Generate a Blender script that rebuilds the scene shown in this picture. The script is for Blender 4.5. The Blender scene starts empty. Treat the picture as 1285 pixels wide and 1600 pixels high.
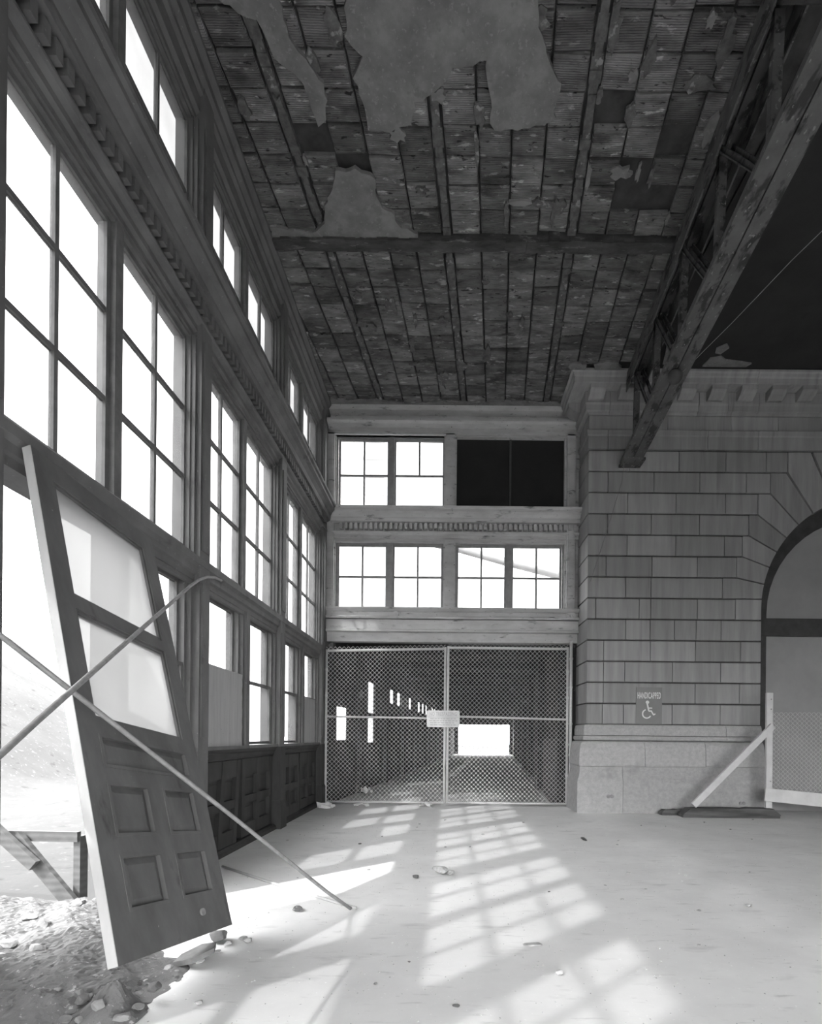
import bpy, math, random
from mathutils import Vector, Matrix

random.seed(7)
SC = bpy.context.scene
COL = SC.collection

# ------------------------------------------------------------------ camera
F_PX, CX, CY = 830.0, 702.0, 1151.0          # focal length and principal point in the 1285x1600 frame
EYE = 1.33
cam_d = bpy.data.cameras.new('camera')
cam_d.sensor_fit = 'VERTICAL'
cam_d.sensor_height = 36.0
cam_d.lens = F_PX / 1600.0 * 36.0
cam_d.shift_x = -(CX - 642.5) / 1600.0
cam_d.shift_y = (CY - 800.0) / 1600.0
cam_d.clip_start = 0.05
cam_d.clip_end = 500
cam = bpy.data.objects.new('camera', cam_d)
COL.objects.link(cam)
cam.matrix_world = Matrix.Translation((0, 0, EYE)) @ Matrix.Rotation(math.radians(90), 4, 'X') @ Matrix.Rotation(math.radians(0.55), 4, 'Z')
SC.camera = cam

# ------------------------------------------------------------------ sky, sun, exposure
world = bpy.data.worlds.new('sky')
SC.world = world
world.use_nodes = True
bg = world.node_tree.nodes['Background']
bg.inputs['Color'].default_value = (1, 1, 1, 1)
bg.inputs['Strength'].default_value = 5.5
sun_d = bpy.data.lights.new('sun', 'SUN')
sun_d.energy = 2.2
sun_d.angle = math.radians(1.0)
sun = bpy.data.objects.new('sun', sun_d)
COL.objects.link(sun)
sun.rotation_euler = Vector((0.75, 0.70, -1.0)).to_track_quat('-Z', 'Y').to_euler()
sun.location = (-12, -10, 18)
SC.view_settings.view_transform = 'Standard'
SC.view_settings.look = 'None'
SC.view_settings.gamma = 1.0
SC.view_settings.exposure = 1.1
SC.view_settings.use_curve_mapping = False
SC.cycles.use_denoising = True
SC.cycles.transparent_max_bounces = 16

# ------------------------------------------------------------------ materials
def lin(s):
    s /= 255.0
    return s / 12.92 if s <= 0.04045 else ((s + 0.055) / 1.055) ** 2.4

def gmat(name, a, b, scale=6.0, detail=6.0, rough=0.85, bump=0.2, rnd=0.0, stretch=(1, 1, 1),
         spots=None, lines=None, flakes=None, dist=0.01, metal=0.0):
    """procedural grey material: noise between the albedos a and b, optional per-object spread,
    fine spots (scale, threshold, value), scored lines (axis, scale, depth), peeling flakes"""
    m = bpy.data.materials.new(name)
    m.use_nodes = True
    nt = m.node_tree
    N, L = nt.nodes, nt.links
    bs = N['Principled BSDF']
    bs.inputs['Roughness'].default_value = rough
    bs.inputs['Metallic'].default_value = metal
    geo = N.new('ShaderNodeNewGeometry')
    mp = N.new('ShaderNodeMapping')
    mp.inputs['Scale'].default_value = stretch
    L.new(geo.outputs['Position'], mp.inputs['Vector'])
    nz = N.new('ShaderNodeTexNoise')
    nz.inputs['Scale'].default_value = scale
    nz.inputs['Detail'].default_value = detail
    nz.inputs['Roughness'].default_value = 0.62
    L.new(mp.outputs['Vector'], nz.inputs['Vector'])
    rp = N.new('ShaderNodeValToRGB')
    rp.color_ramp.elements[0].position = 0.32
    rp.color_ramp.elements[1].position = 0.68
    rp.color_ramp.elements[0].color = (a, a, a, 1)
    rp.color_ramp.elements[1].color = (b, b, b, 1)
    L.new(nz.outputs['Fac'], rp.inputs['Fac'])
    col = rp.outputs['Color']
    height = nz.outputs['Fac']

    def mixc(fac, c1, c2, mode='MIX'):
        mx = N.new('ShaderNodeMix')
        mx.data_type = 'RGBA'
        mx.blend_type = mode
        if isinstance(fac, float):
            mx.inputs[0].default_value = fac
        else:
            L.new(fac, mx.inputs[0])
        for sock, c in ((mx.inputs[6], c1), (mx.inputs[7], c2)):
            if isinstance(c, float):
                sock.default_value = (c, c, c, 1)
            else:
                L.new(c, sock)
        return mx.outputs[2]

    def thresh(sc_, lo, hi, det=3.0, vec=None):
        n2 = N.new('ShaderNodeTexNoise')
        n2.inputs['Scale'].default_value = sc_
        n2.inputs['Detail'].default_value = det
        n2.inputs['Roughness'].default_value = 0.6
        L.new(vec or geo.outputs['Position'], n2.inputs['Vector'])
        mr = N.new('ShaderNodeMapRange')
        mr.inputs['From Min'].default_value = lo
        mr.inputs['From Max'].default_value = hi
        L.new(n2.outputs['Fac'], mr.inputs['Value'])
        return mr.outputs['Result']

    if flakes:
        for (sc_, lo, hi, val, stv) in flakes:
            mp2 = N.new('ShaderNodeMapping')
            mp2.inputs['Scale'].default_value = stv
            L.new(geo.outputs['Position'], mp2.inputs['Vector'])
            col = mixc(thresh(sc_, lo, hi, 6.0, mp2.outputs['Vector']), col, float(val))
    if spots:
        for (sc_, lo, hi, val) in spots:
            col = mixc(thresh(sc_, lo, hi), col, float(val))
    if rnd > 0:
        oi = N.new('ShaderNodeObjectInfo')
        mr = N.new('ShaderNodeMapRange')
        mr.inputs['To Min'].default_value = 1.0 - rnd
        mr.inputs['To Max'].default_value = 1.0 + rnd
        L.new(oi.outputs['Random'], mr.inputs['Value'])
        col = mixc(1.0, col, mr.outputs['Result'], 'MULTIPLY')
    if lines:
        axis, sc_, depth = lines
        wv = N.new('ShaderNodeTexWave')
        wv.bands_direction = axis
        wv.inputs['Scale'].default_value = sc_
        wv.inputs['Distortion'].default_value = 1.6
        wv.inputs['Detail'].default_value = 3.0
        L.new(geo.outputs['Position'], wv.inputs['Vector'])
        mr = N.new('ShaderNodeMapRange')
        mr.inputs['To Min'].default_value = 1.0 - depth
        mr.inputs['To Max'].default_value = 1.0 + depth * 0.4
        L.new(wv.outputs['Fac'], mr.inputs['Value'])
        col = mixc(1.0, col, mr.outputs['Result'], 'MULTIPLY')
        ad = N.new('ShaderNodeMath')
        ad.operation = 'ADD'
        L.new(height, ad.inputs[0])
        L.new(wv.outputs['Fac'], ad.inputs[1])
        height = ad.outputs[0]
    L.new(col, bs.inputs['Base Color'])
    if bump > 0:
        bp = N.new('ShaderNodeBump')
        bp.inputs['Strength'].default_value = bump
        bp.inputs['Distance'].default_value = dist
        L.new(height, bp.inputs['Height'])
        L.new(bp.outputs['Normal'], bs.inputs['Normal'])
    return m

def glassmat(name, tr, haze, hcol):
    m = bpy.data.materials.new(name)
    m.use_nodes = True
    nt = m.node_tree
    N, L = nt.nodes, nt.links
    N.remove(N['Principled BSDF'])
    out = N['Material Output']
    t = N.new('ShaderNodeBsdfTransparent')
    geo = N.new('ShaderNodeNewGeometry')
    nz = N.new('ShaderNodeTexNoise')
    nz.inputs['Scale'].default_value = 1.7
    nz.inputs['Detail'].default_value = 5
    L.new(geo.outputs['Position'], nz.inputs['Vector'])
    rp = N.new('ShaderNodeValToRGB')
    rp.color_ramp.elements[0].position = 0.35
    rp.color_ramp.elements[1].position = 0.65
    rp.color_ramp.elements[0].color = (tr * 0.93,) * 3 + (1,)
    rp.color_ramp.elements[1].color = (tr * 1.07,) * 3 + (1,)
    L.new(nz.outputs['Fac'], rp.inputs['Fac'])
    L.new(rp.outputs['Color'], t.inputs['Color'])
    d = N.new('ShaderNodeBsdfTranslucent')
    d.inputs['Color'].default_value = (hcol, hcol, hcol, 1)
    g = N.new('ShaderNodeBsdfGlossy')
    g.inputs['Roughness'].default_value = 0.12
    m1 = N.new('ShaderNodeMixShader')
    m1.inputs[0].default_value = haze
    L.new(t.outputs[0], m1.inputs[1])
    L.new(d.outputs[0], m1.inputs[2])
    m2 = N.new('ShaderNodeMixShader')
    m2.inputs[0].default_value = 0.03
    L.new(m1.outputs[0], m2.inputs[1])
    L.new(g.outputs[0], m2.inputs[2])
    L.new(m2.outputs[0], out.inputs['Surface'])
    return m

M = {}
M['paint'] = gmat('weathered_paint_shaded', .105, .17, 5, 9, .7, .2, stretch=(1, .6, .35), flakes=[(7, .60, .72, .07, (1, .4, .4))], spots=[(30, .68, .72, .24)])  # left wall's copy of the paint, darkened for its backlit faces
M['paint_back'] = gmat('weathered_paint_lit', .44, .60, 4, 9, .8, .2, stretch=(.5, 1, 1.3), flakes=[(8, .60, .70, .18, (.35, 1, 1.4))], spots=[(26, .68, .72, .12)])  # end wall's copy of the same paint, lightened for its frontal light
M['sash'] = gmat('sash_paint_shaded', .12, .19, 9, 6, .7, .15)  # left sashes, darkened like the backlit wall paint
M['sash_back'] = gmat('sash_paint_lit', .24, .34, 9, 6, .7, .15)  # end wall sashes, lightened like the front-lit paint
M['dado'] = gmat('dark_dado_paint', .022, .045, 5, 7, .65, .2, stretch=(1, 1, .4))
M['glass'] = glassmat('dirty_glass', .62, .05, .6)
M['glass_top'] = glassmat('dimmed_glass', .30, .05, .6)  # clerestory glass dimmed by colour to suppress its sun patches on the floor
M['door_glass'] = glassmat('filmy_door_glass', .36, .50, .84)
M['tile'] = gmat('hollow_tile', .075, .23, 5.5, 12, .9, .45, rnd=.38, stretch=(.55, 1.7, 1), lines=('Y', 17.0, .07), flakes=[(3.0, .56, .68, .06, (.6, 1.2, 1)), (12, .60, .66, .36, (.45, 1.3, 1)), (16, .62, .66, .025, (.5, 1.6, 1))], dist=.02)
M['tile_void'] = gmat('ceiling_slab', .03, .07, 4, 6, .95, .3)  # dark slab behind the tiles, seen through holes and joints
M['mortar'] = gmat('ceiling_mortar', .07, .16, 12, 8, .95, .6, spots=[(9, .6, .66, .28)])
M['plaster'] = gmat('old_plaster', .15, .26, 4, 9, .95, .45, spots=[(6, .60, .66, .18), (25, .6, .66, .25)], dist=.015)
M['plaster_dark'] = gmat('shaded_plaster', .022, .032, 2, 6, .95, .15, spots=[(1.3, .64, .70, .02)])  # cream plaster with the dimness of the right side put into its colour
M['steel'] = gmat('peeling_steel', .075, .13, 3, 8, .75, .35, flakes=[(9, .52, .60, .03, (1, .40, 1)), (24, .62, .66, .22, (1, .5, 1))])
M['rib'] = gmat('rusty_rib', .03, .10, 8, 8, .9, .5, stretch=(.4, 1, 1), flakes=[(9, .58, .66, .20, (.35, 1.5, 1))])
M['stone'] = gmat('sandstone', .27, .37, 3.0, 8, .9, .2, rnd=.13, stretch=(2.6, 1, .22), flakes=[(2.2, .60, .75, .20, (2.5, 1, .1))], spots=[(70, .70, .76, .42)])
M['joint'] = gmat('joint_mortar', .06, .1, 9, 5, .95, .2)
M['granite'] = gmat('pale_granite', .36, .47, 16, 9, .85, .2, rnd=.08, spots=[(110, .60, .66, .24), (2.2, .62, .76, .30)])
M['floor'] = gmat('dusty_concrete', .74, .84, 1.6, 12, .92, .35, flakes=[(3.0, .60, .75, .58, (.5, 1.4, 1)), (11, .60, .72, .62, (.35, 1.6, 1))], spots=[(45, .66, .70, .92), (9, .70, .78, .52), (34, .70, .73, .40)], dist=.008)
M['dirt'] = gmat('dry_dirt', .12, .20, 3.0, 10, .97, .8, spots=[(30, .62, .68, .36), (14, .62, .68, .09)], dist=.05)
M['ground'] = gmat('sunlit_ground', .045, .065, .8, 10, .97, .5, spots=[(9, .6, .68, .09), (3, .62, .7, .03)], dist=.05)
M['rubble'] = gmat('broken_masonry', .14, .24, 9, 8, .95, .5, rnd=.3, dist=.02)
M['chip'] = gmat('pale_chip', .34, .52, 30, 3, .95, .2, rnd=.25)
M['galv'] = gmat('galvanised_steel', .62, .74, 30, 4, .55, .05, metal=0.15)
M['wire'] = gmat('galvanised_wire', .74, .82, 40, 3, .6, .0, metal=0.1)
M['wood_new'] = gmat('pale_lumber', .58, .68, 6, 6, .8, .1)
M['plank'] = gmat('dimmed_plank', .08, .12, 6, 6, .85, .2, lines=('Z', 6, .12))  # pale lumber darkened in colour so full daylight does not bleach it
M['wood_old'] = gmat('old_timber', .05, .14, 5, 8, .9, .6, stretch=(.25, 2, 3), dist=.02)
M['plywood'] = gmat('grey_plywood', .34, .42, 4, 7, .85, .15, stretch=(1, 5, .5), spots=[(45, .68, .71, .15)])
M['panel_grey'] = gmat('grey_board', .34, .40, 2, 5, .85, .1)
M['door'] = gmat('door_wood', .085, .14, 5, 8, .65, .2, stretch=(1, 1, .3), flakes=[(6, .62, .74, .05, (1, 1, .25))], spots=[(40, .73, .76, .3)])
M['lit_edge'] = gmat('door_edge_sunlit', .5, .6, 6, 6, .8, .2, stretch=(1, 1, .3))  # door wood lightened where the sun strikes its near edge
M['conduit'] = gmat('conduit_metal', .2, .32, 20, 5, .55, .1)
M['black_boards_and_gap'] = gmat('black_boarding_and_gap_shade', .012, .02, 2, 4, .8, .05)  # black of the window boards, also the shade behind the dado leaves
M['dark_wood'] = gmat('dark_beam', .05, .08, 5, 5, .8, .1)
M['sign_dark'] = gmat('sign_dark_field', .20, .23, 3, 3, .6, .0)
M['white'] = gmat('white_lettering', .78, .82, 8, 2, .7, .0)
M['sign_white'] = gmat('sign_white_field', .66, .76, 10, 4, .6, .0)
M['sign_grey'] = gmat('sign_grey_print', .42, .5, 14, 4, .6, .0)
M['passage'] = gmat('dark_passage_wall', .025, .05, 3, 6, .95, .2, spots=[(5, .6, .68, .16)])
M['paper'] = gmat('white_paper', .7, .8, 9, 3, .9, .1)
M['far'] = gmat('far_masonry', .42, .5, .6, 4, .9, .0)
M['rod_pale'] = gmat('pale_rod', .42, .5, 12, 3, .6, .0)
M['cable'] = gmat('pale_cable', .2, .25, 5, 2, .6, .0)

# ------------------------------------------------------------------ mesh helpers
WPOS = {}          # world position of every object that parents others

class MB:
    def __init__(self):
        self.v, self.f = [], []

    def hexa(self, p):
        n = len(self.v)
        self.v += [tuple(q) for q in p]
        self.f += [tuple(n + i for i in q) for q in ((0, 3, 2, 1), (4, 5, 6, 7), (0, 1, 5, 4), (1, 2, 6, 5), (2, 3, 7, 6), (3, 0, 4, 7))]
        return self

    def box(self, x0, x1, y0, y1, z0, z1):
        return self.hexa([(x0, y0, z0), (x1, y0, z0), (x1, y1, z0), (x0, y1, z0), (x0, y0, z1), (x1, y0, z1), (x1, y1, z1), (x0, y1, z1)])

    def bar(self, p, q, w, h, up=(0, 0, 1)):
        """square bar from p to q, w across, h along up"""
        p, q = Vector(p), Vector(q)
        d = (q - p).normalized()
        s = d.cross(Vector(up))
        if s.length < 1e-4:
            s = d.cross(Vector((1, 0, 0)))
        s.normalize()
        u = s.cross(d).normalized()
        a, b = s * (w / 2), u * (h / 2)
        return self.hexa([p - a - b, p + a - b, q + a - b, q - a - b, p - a + b, p + a + b, q + a + b, q - a + b])

    def tube(self, pts, r, n=8, cap=True):
        pts = [Vector(p) for p in pts]
        rs = r if isinstance(r, (list, tuple)) else [r] * len(pts)
        base = len(self.v)
        ref = None
        for i, p in enumerate(pts):
            d = (pts[min(i + 1, len(pts) - 1)] - pts[max(i - 1, 0)]).normalized()
            if ref is None or abs(ref.dot(d)) > .95:
                ref = Vector((0, 0, 1)) if abs(d.z) < .9 else Vector((1, 0, 0))
            a = d.cross(ref).normalized()
            b = a.cross(d).normalized()
            for k in range(n):
                t = 2 * math.pi * k / n
                self.v.append(tuple(p + (a * math.cos(t) + b * math.sin(t)) * rs[i]))
        for i in range(len(pts) - 1):
            for k in range(n):
                k2 = (k + 1) % n
                self.f.append((base + i * n + k, base + i * n + k2, base + (i + 1) * n + k2, base + (i + 1) * n + k))
        if cap:
            self.f.append(tuple(base + k for k in reversed(range(n))))
            e = base + (len(pts) - 1) * n
            self.f.append(tuple(e + k for k in range(n)))
        return self

    def prism(self, poly, fn, lo, hi):
        """polygon (a,b) pairs extruded from lo to hi through fn(a,b,c) -> xyz"""
        n = len(poly)
        base = len(self.v)
        for c in (lo, hi):
            for a, b in poly:
                self.v.append(tuple(fn(a, b, c)))
        self.f.append(tuple(base + i for i in range(n)))
        self.f.append(tuple(base + n + i for i in reversed(range(n))))
        for i in range(n):
            j = (i + 1) % n
            self.f.append((base + i, base + n + i, base + n + j, base + j))
        return self

    def sweep(self, path, prof, closed_back=True):
        """profile (out, z) swept along a plan path with mitred corners; out is to the right of travel"""
        P = [Vector((x, y)) for x, y in path]
        offs = []
        for i in range(len(P)):
            ns = []
            for a, b in ((i - 1, i), (i, i + 1)):
                if 0 <= a and b < len(P):
                    d = (P[b] - P[a]).normalized()
                    ns.append(Vector((d.y, -d.x)))
            if len(ns) == 2:
                mm = (ns[0] + ns[1]).normalized()
                mm = mm / max(.2, mm.dot(ns[0]))
            else:
                mm = ns[0]
            offs.append(mm)
        n = len(prof)
        base = len(self.v)
        for p, m in zip(P, offs):
            for o, z in prof:
                q = p + m * o
                self.v.append((q.x, q.y, z))
        for i in range(len(P) - 1):
            for k in range(n):
                k2 = (k + 1) % n
                self.f.append((base + i * n + k, base + (i + 1) * n + k, base + (i + 1) * n + k2, base + i * n + k2))
        self.f.append(tuple(base + k for k in range(n)))
        e = base + (len(P) - 1) * n
        self.f.append(tuple(e + k for k in reversed(range(n))))
        return self

    def build(self, name, mat, parent=None, smooth=False, bevel=0.0):
        xs = [v[0] for v in self.v]; ys = [v[1] for v in self.v]; zs = [v[2] for v in self.v]
        o0 = Vector(((min(xs) + max(xs)) / 2, (min(ys) + max(ys)) / 2, min(zs)))
        me = bpy.data.meshes.new(name)
        me.from_pydata([(v[0] - o0.x, v[1] - o0.y, v[2] - o0.z) for v in self.v], [], self.f)
        me.update()
        fix_normals(me)
        if smooth:
            me.polygons.foreach_set('use_smooth', [True] * len(me.polygons))
        me.materials.append(M[mat] if isinstance(mat, str) else mat)
        return put(name, me, o0, parent)

import bmesh
def fix_normals(me):
    bm = bmesh.new()
    bm.from_mesh(me)
    bmesh.ops.recalc_face_normals(bm, faces=bm.faces)
    bm.to_mesh(me)
    bm.free()

def put(name, me, loc, parent=None, scale=None, rot=None):
    o = bpy.data.objects.new(name, me)
    COL.objects.link(o)
    loc = Vector(loc)
    WPOS[o.name] = loc.copy()
    if parent is not None:
        o.parent = parent
        o.location = loc - WPOS[parent.name]
    else:
        o.location = loc
    if scale is not None:
        o.scale = scale
    if rot is not None:
        o.rotation_euler = rot
    return o

def tag(o, label, cat, group=None, kind=None):
    o['label'] = label
    o['category'] = cat
    if group:
        o['group'] = group
    if kind:
        o['kind'] = kind
    return o

def empty(name, loc, label, cat, group=None, kind=None):
    o = bpy.data.objects.new(name, None)
    o.empty_display_size = .2
    COL.objects.link(o)
    o.location = loc
    WPOS[o.name] = Vector(loc)
    return tag(o, label, cat, group, kind)

def box(name, mat, parent, x0, x1, y0, y1, z0, z1):
    return MB().box(x0, x1, y0, y1, z0, z1).build(name, mat, parent)

UNIT = {}
def unit_box(name, mat, bevel=.0):
    """shared mesh: unit cube centred in x and y, base at 0, chamfered along its lower rim"""
    key = (name, mat)
    if key not in UNIT:
        mb = MB().box(-.5, .5, -.5, .5, 0, 1)
        me = bpy.data.meshes.new(name)
        me.from_pydata(mb.v, [], mb.f)
        me.update()
        fix_normals(me)
        me.materials.append(M[mat])
        UNIT[key] = me
    return UNIT[key]

def piece(name, mat, parent, x0, x1, y0, y1, z0, z1, rot=None):
    return put(name, unit_box(name, mat), ((x0 + x1) / 2, (y0 + y1) / 2, z0), parent, (x1 - x0, y1 - y0, z1 - z0), rot)

# ------------------------------------------------------------------ the two glazed walls share one frame of reference
class Wall:
    """a = along the wall, t = distance inward from the glass, z = height"""
    def __init__(self, axis, glass):
        self.axis, self.g = axis, glass

    def p(self, a, t, z):
        return (self.g + t, a, z) if self.axis == 'Y' else (a, self.g - t, z)

    def ext(self, a0, a1, t0, t1):
        if self.axis == 'Y':
            return (self.g + t0, self.g + t1, a0, a1)
        return (a0, a1, self.g - t1, self.g - t0)

    def mb(self, mb, a0, a1, t0, t1, z0, z1):
        x0, x1, y0, y1 = self.ext(a0, a1, t0, t1)
        return mb.box(x0, x1, y0, y1, z0, z1)

    def box(self, name, mat, parent, a0, a1, t0, t1, z0, z1):
        return self.mb(MB(), a0, a1, t0, t1, z0, z1).build(name, mat, parent)

    def piece(self, name, mat, parent, a0, a1, t0, t1, z0, z1):
        x0, x1, y0, y1 = self.ext(a0, a1, t0, t1)
        return piece(name, mat, parent, x0, x1, y0, y1, z0, z1)

    def mould(self, name, mat, parent, a0, a1, prof):
        fn = lambda t, z, a: self.p(a, t, z)
        return MB().prism(prof, fn, a0, a1).build(name, mat, parent)

    def ring(self, name, mat, parent, a0, a1, z0, z1, w, t0, t1):
        mb = MB()
        self.mb(mb, a0, a0 + w, t0, t1, z0, z1)
        self.mb(mb, a1 - w, a1, t0, t1, z0, z1)
        self.mb(mb, a0 + w, a1 - w, t0, t1, z0, z0 + w)
        self.mb(mb, a0 + w, a1 - w, t0, t1, z1 - w, z1)
        return mb.build(name, mat, parent)

    def sash(self, parent, a0, a1, z0, z1, cols, rows, mat, w=.035, bar=.02, rowsplit=None, lower_cols=None, t=0.0, glass='glass'):
        """a0..z1 is the clear glass; sash rails lie outside it"""
        s = self.ring('sash', mat, parent, a0 - w, a1 + w, z0 - w, z1 + w, w, t - .022, t + .022)
        zb = [z0 + (z1 - z0) * i / rows for i in range(rows + 1)]
        for i in range(rows):
            c = lower_cols if (lower_cols and i == 0) else cols
            zz0 = zb[i] + (bar / 2 if i else 0)
            zz1 = zb[i + 1] - (bar / 2 if i < rows - 1 else 0)
            for j in range(c):
                aa0 = a0 + (a1 - a0) * j / c + (bar / 2 if j else 0)
                aa1 = a0 + (a1 - a0) * (j + 1) / c - (bar / 2 if j < c - 1 else 0)
                self.piece('pane', glass, s, aa0 - .004, aa1 + .004, t - .003, t + .003, zz0 - .004, zz1 + .004)
                if j:
                    am = a0 + (a1 - a0) * j / c
                    self.piece('muntin', mat, s, am - bar / 2, am + bar / 2, t - .018, t + .018, zz0, zz1)
            if i:
                self.piece('muntin', mat, s, a0, a1, t - .018, t + .018, zb[i] - bar / 2, zb[i] + bar / 2)
        return s

LW = Wall('Y', -2.55)
BW = Wall('X', 10.42)

# ------------------------------------------------------------------ floor and ground
fl = MB()
fl.box(-2.74, 10.5, -5.0, 46.0, -.25, 0.0)
fl = fl.build('floor', 'floor')
tag(fl, 'dusty pale concrete floor strewn with plaster chips', 'floor', kind='structure')

def ground_h(x, y):
    h = -.06
    if x < -10.5:
        h += min(7.5, (-10.5 - x) * .80) * max(0, min(1, (30 - y) / 8.0))
    h += .05 * math.sin(x * 1.7 + y * .6) + .04 * math.sin(y * 2.3 - x * .9)
    return h
g = MB()
xs = [-70, -50, -36, -28] + [-22 + i * .8 for i in range(24)] + [-2.72]
ys = [-70, -45, -25] + [-14 + i * .9 for i in range(36)] + [24, 32, 45, 60, 90]
n = len(xs)
for y in ys:
    for x in xs:
        g.v.append((x, y, ground_h(x, y) if x < -3.4 else -.05))
for j in range(len(ys) - 1):
    for i in range(n - 1):
        g.f.append((j * n + i, j * n + i + 1, (j + 1) * n + i + 1, (j + 1) * n + i))
gr = g.build('ground', 'ground', None, True)
tag(gr, 'rough sunlit ground outside the windows rising to a bank', 'ground', kind='structure')
g2 = MB().box(-2.72, 70, -70, -5.0, -.3, -.02).build('ground', 'ground')
tag(g2, 'open sunlit ground behind the added rear wall', 'ground', kind='structure')
g3 = MB().box(-2.72, 70, 46.0, 90, -.3, -.02).build('ground', 'ground')
tag(g3, 'bright ground seen past the far end of passage', 'ground', kind='structure')

# ------------------------------------------------------------------ left wall
wl = empty('wall_left', (-2.55, 4, 0), 'tall timber window wall with pilasters and dentil cornice on the left', 'wall', kind='structure')
PITCH = 2.446
MULL = [3.963 + PITCH * k for k in (-2, -1, 0, 1, 2)]
PIL = [m - PITCH / 2 for m in MULL] + [MULL[-1] + PITCH / 2]
A0, A1 = -2.6, 10.5
BEAM = [(-.12, 2.80), (.10, 2.80), (.10, 2.855), (.125, 2.87), (.125, 2.925), (.155, 2.955), (.155, 3.02), (.14, 3.035), (-.12, 3.05)]
CORN = [(-.12, 5.13), (.075, 5.13), (.075, 5.17), (.105, 5.185), (.105, 5.235), (.145, 5.255), (.16, 5.275), (.16, 5.295), (.095, 5.305), (.095, 5.45), (.225, 5.455), (.235, 5.50), (.235, 5.53),
        (.28, 5.585), (.33, 5.61), (.33, 5.655), (.36, 5.67), (.37, 5.70), (-.12, 5.715)]
CROWN = [(-.12, 7.20), (.075, 7.20), (.075, 7.25), (.11, 7.275), (.11, 7.42), (.14, 7.45), (.14, 7.50), (.18, 7.545), (.18, 7.62), (.225, 7.67), (.225, 7.715), (-.12, 7.715)]
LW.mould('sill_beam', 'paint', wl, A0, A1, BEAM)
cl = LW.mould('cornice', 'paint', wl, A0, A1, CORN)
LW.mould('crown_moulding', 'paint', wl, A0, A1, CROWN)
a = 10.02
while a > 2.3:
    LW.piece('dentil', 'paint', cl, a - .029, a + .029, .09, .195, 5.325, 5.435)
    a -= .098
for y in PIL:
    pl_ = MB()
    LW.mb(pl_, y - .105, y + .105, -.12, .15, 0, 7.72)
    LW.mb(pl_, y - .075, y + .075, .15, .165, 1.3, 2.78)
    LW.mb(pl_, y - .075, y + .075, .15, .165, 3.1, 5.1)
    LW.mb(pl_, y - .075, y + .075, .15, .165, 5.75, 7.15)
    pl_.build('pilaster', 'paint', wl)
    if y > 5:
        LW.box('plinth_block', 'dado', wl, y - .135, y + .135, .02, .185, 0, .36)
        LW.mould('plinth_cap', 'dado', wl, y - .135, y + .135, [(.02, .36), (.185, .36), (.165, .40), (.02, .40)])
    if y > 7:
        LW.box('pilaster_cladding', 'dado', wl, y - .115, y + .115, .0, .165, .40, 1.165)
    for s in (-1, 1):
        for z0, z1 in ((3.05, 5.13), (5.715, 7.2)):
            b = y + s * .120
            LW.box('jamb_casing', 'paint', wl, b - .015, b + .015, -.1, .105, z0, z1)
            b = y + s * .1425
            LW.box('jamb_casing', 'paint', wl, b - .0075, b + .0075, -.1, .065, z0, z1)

box('corner_post', 'paint', wl, -2.70, -2.40, 10.18, 10.55, 0, 7.72)

# middle (tall) and upper windows of every bay
bay_names = ['second bay behind the photographer', 'bay beside the photographer', 'nearest bay above the leaning door', 'middle bay of the left wall', 'farthest bay next to the corner']
wn = 0
def window(label, loc):
    global wn
    wn += 1
    return empty('window_%d' % wn, loc, label, 'window', kind='structure')

for k, m in enumerate(MULL):
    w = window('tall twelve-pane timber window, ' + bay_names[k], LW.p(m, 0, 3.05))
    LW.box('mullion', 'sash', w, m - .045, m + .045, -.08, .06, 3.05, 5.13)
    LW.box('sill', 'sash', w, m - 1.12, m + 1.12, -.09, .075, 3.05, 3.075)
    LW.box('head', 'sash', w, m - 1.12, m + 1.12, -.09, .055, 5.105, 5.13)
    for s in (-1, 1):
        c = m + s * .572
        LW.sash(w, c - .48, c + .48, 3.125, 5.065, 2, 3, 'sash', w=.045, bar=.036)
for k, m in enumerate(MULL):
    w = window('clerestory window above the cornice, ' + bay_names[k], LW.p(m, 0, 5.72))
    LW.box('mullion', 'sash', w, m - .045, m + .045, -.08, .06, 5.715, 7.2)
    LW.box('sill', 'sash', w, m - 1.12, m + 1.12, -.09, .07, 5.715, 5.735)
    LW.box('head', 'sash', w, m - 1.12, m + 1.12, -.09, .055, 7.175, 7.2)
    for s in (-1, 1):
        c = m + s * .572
        LW.sash(w, c - .48, c + .48, 5.78, 7.13, 2, 2, 'sash', w=.04, bar=.03, glass='glass_top')

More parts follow.
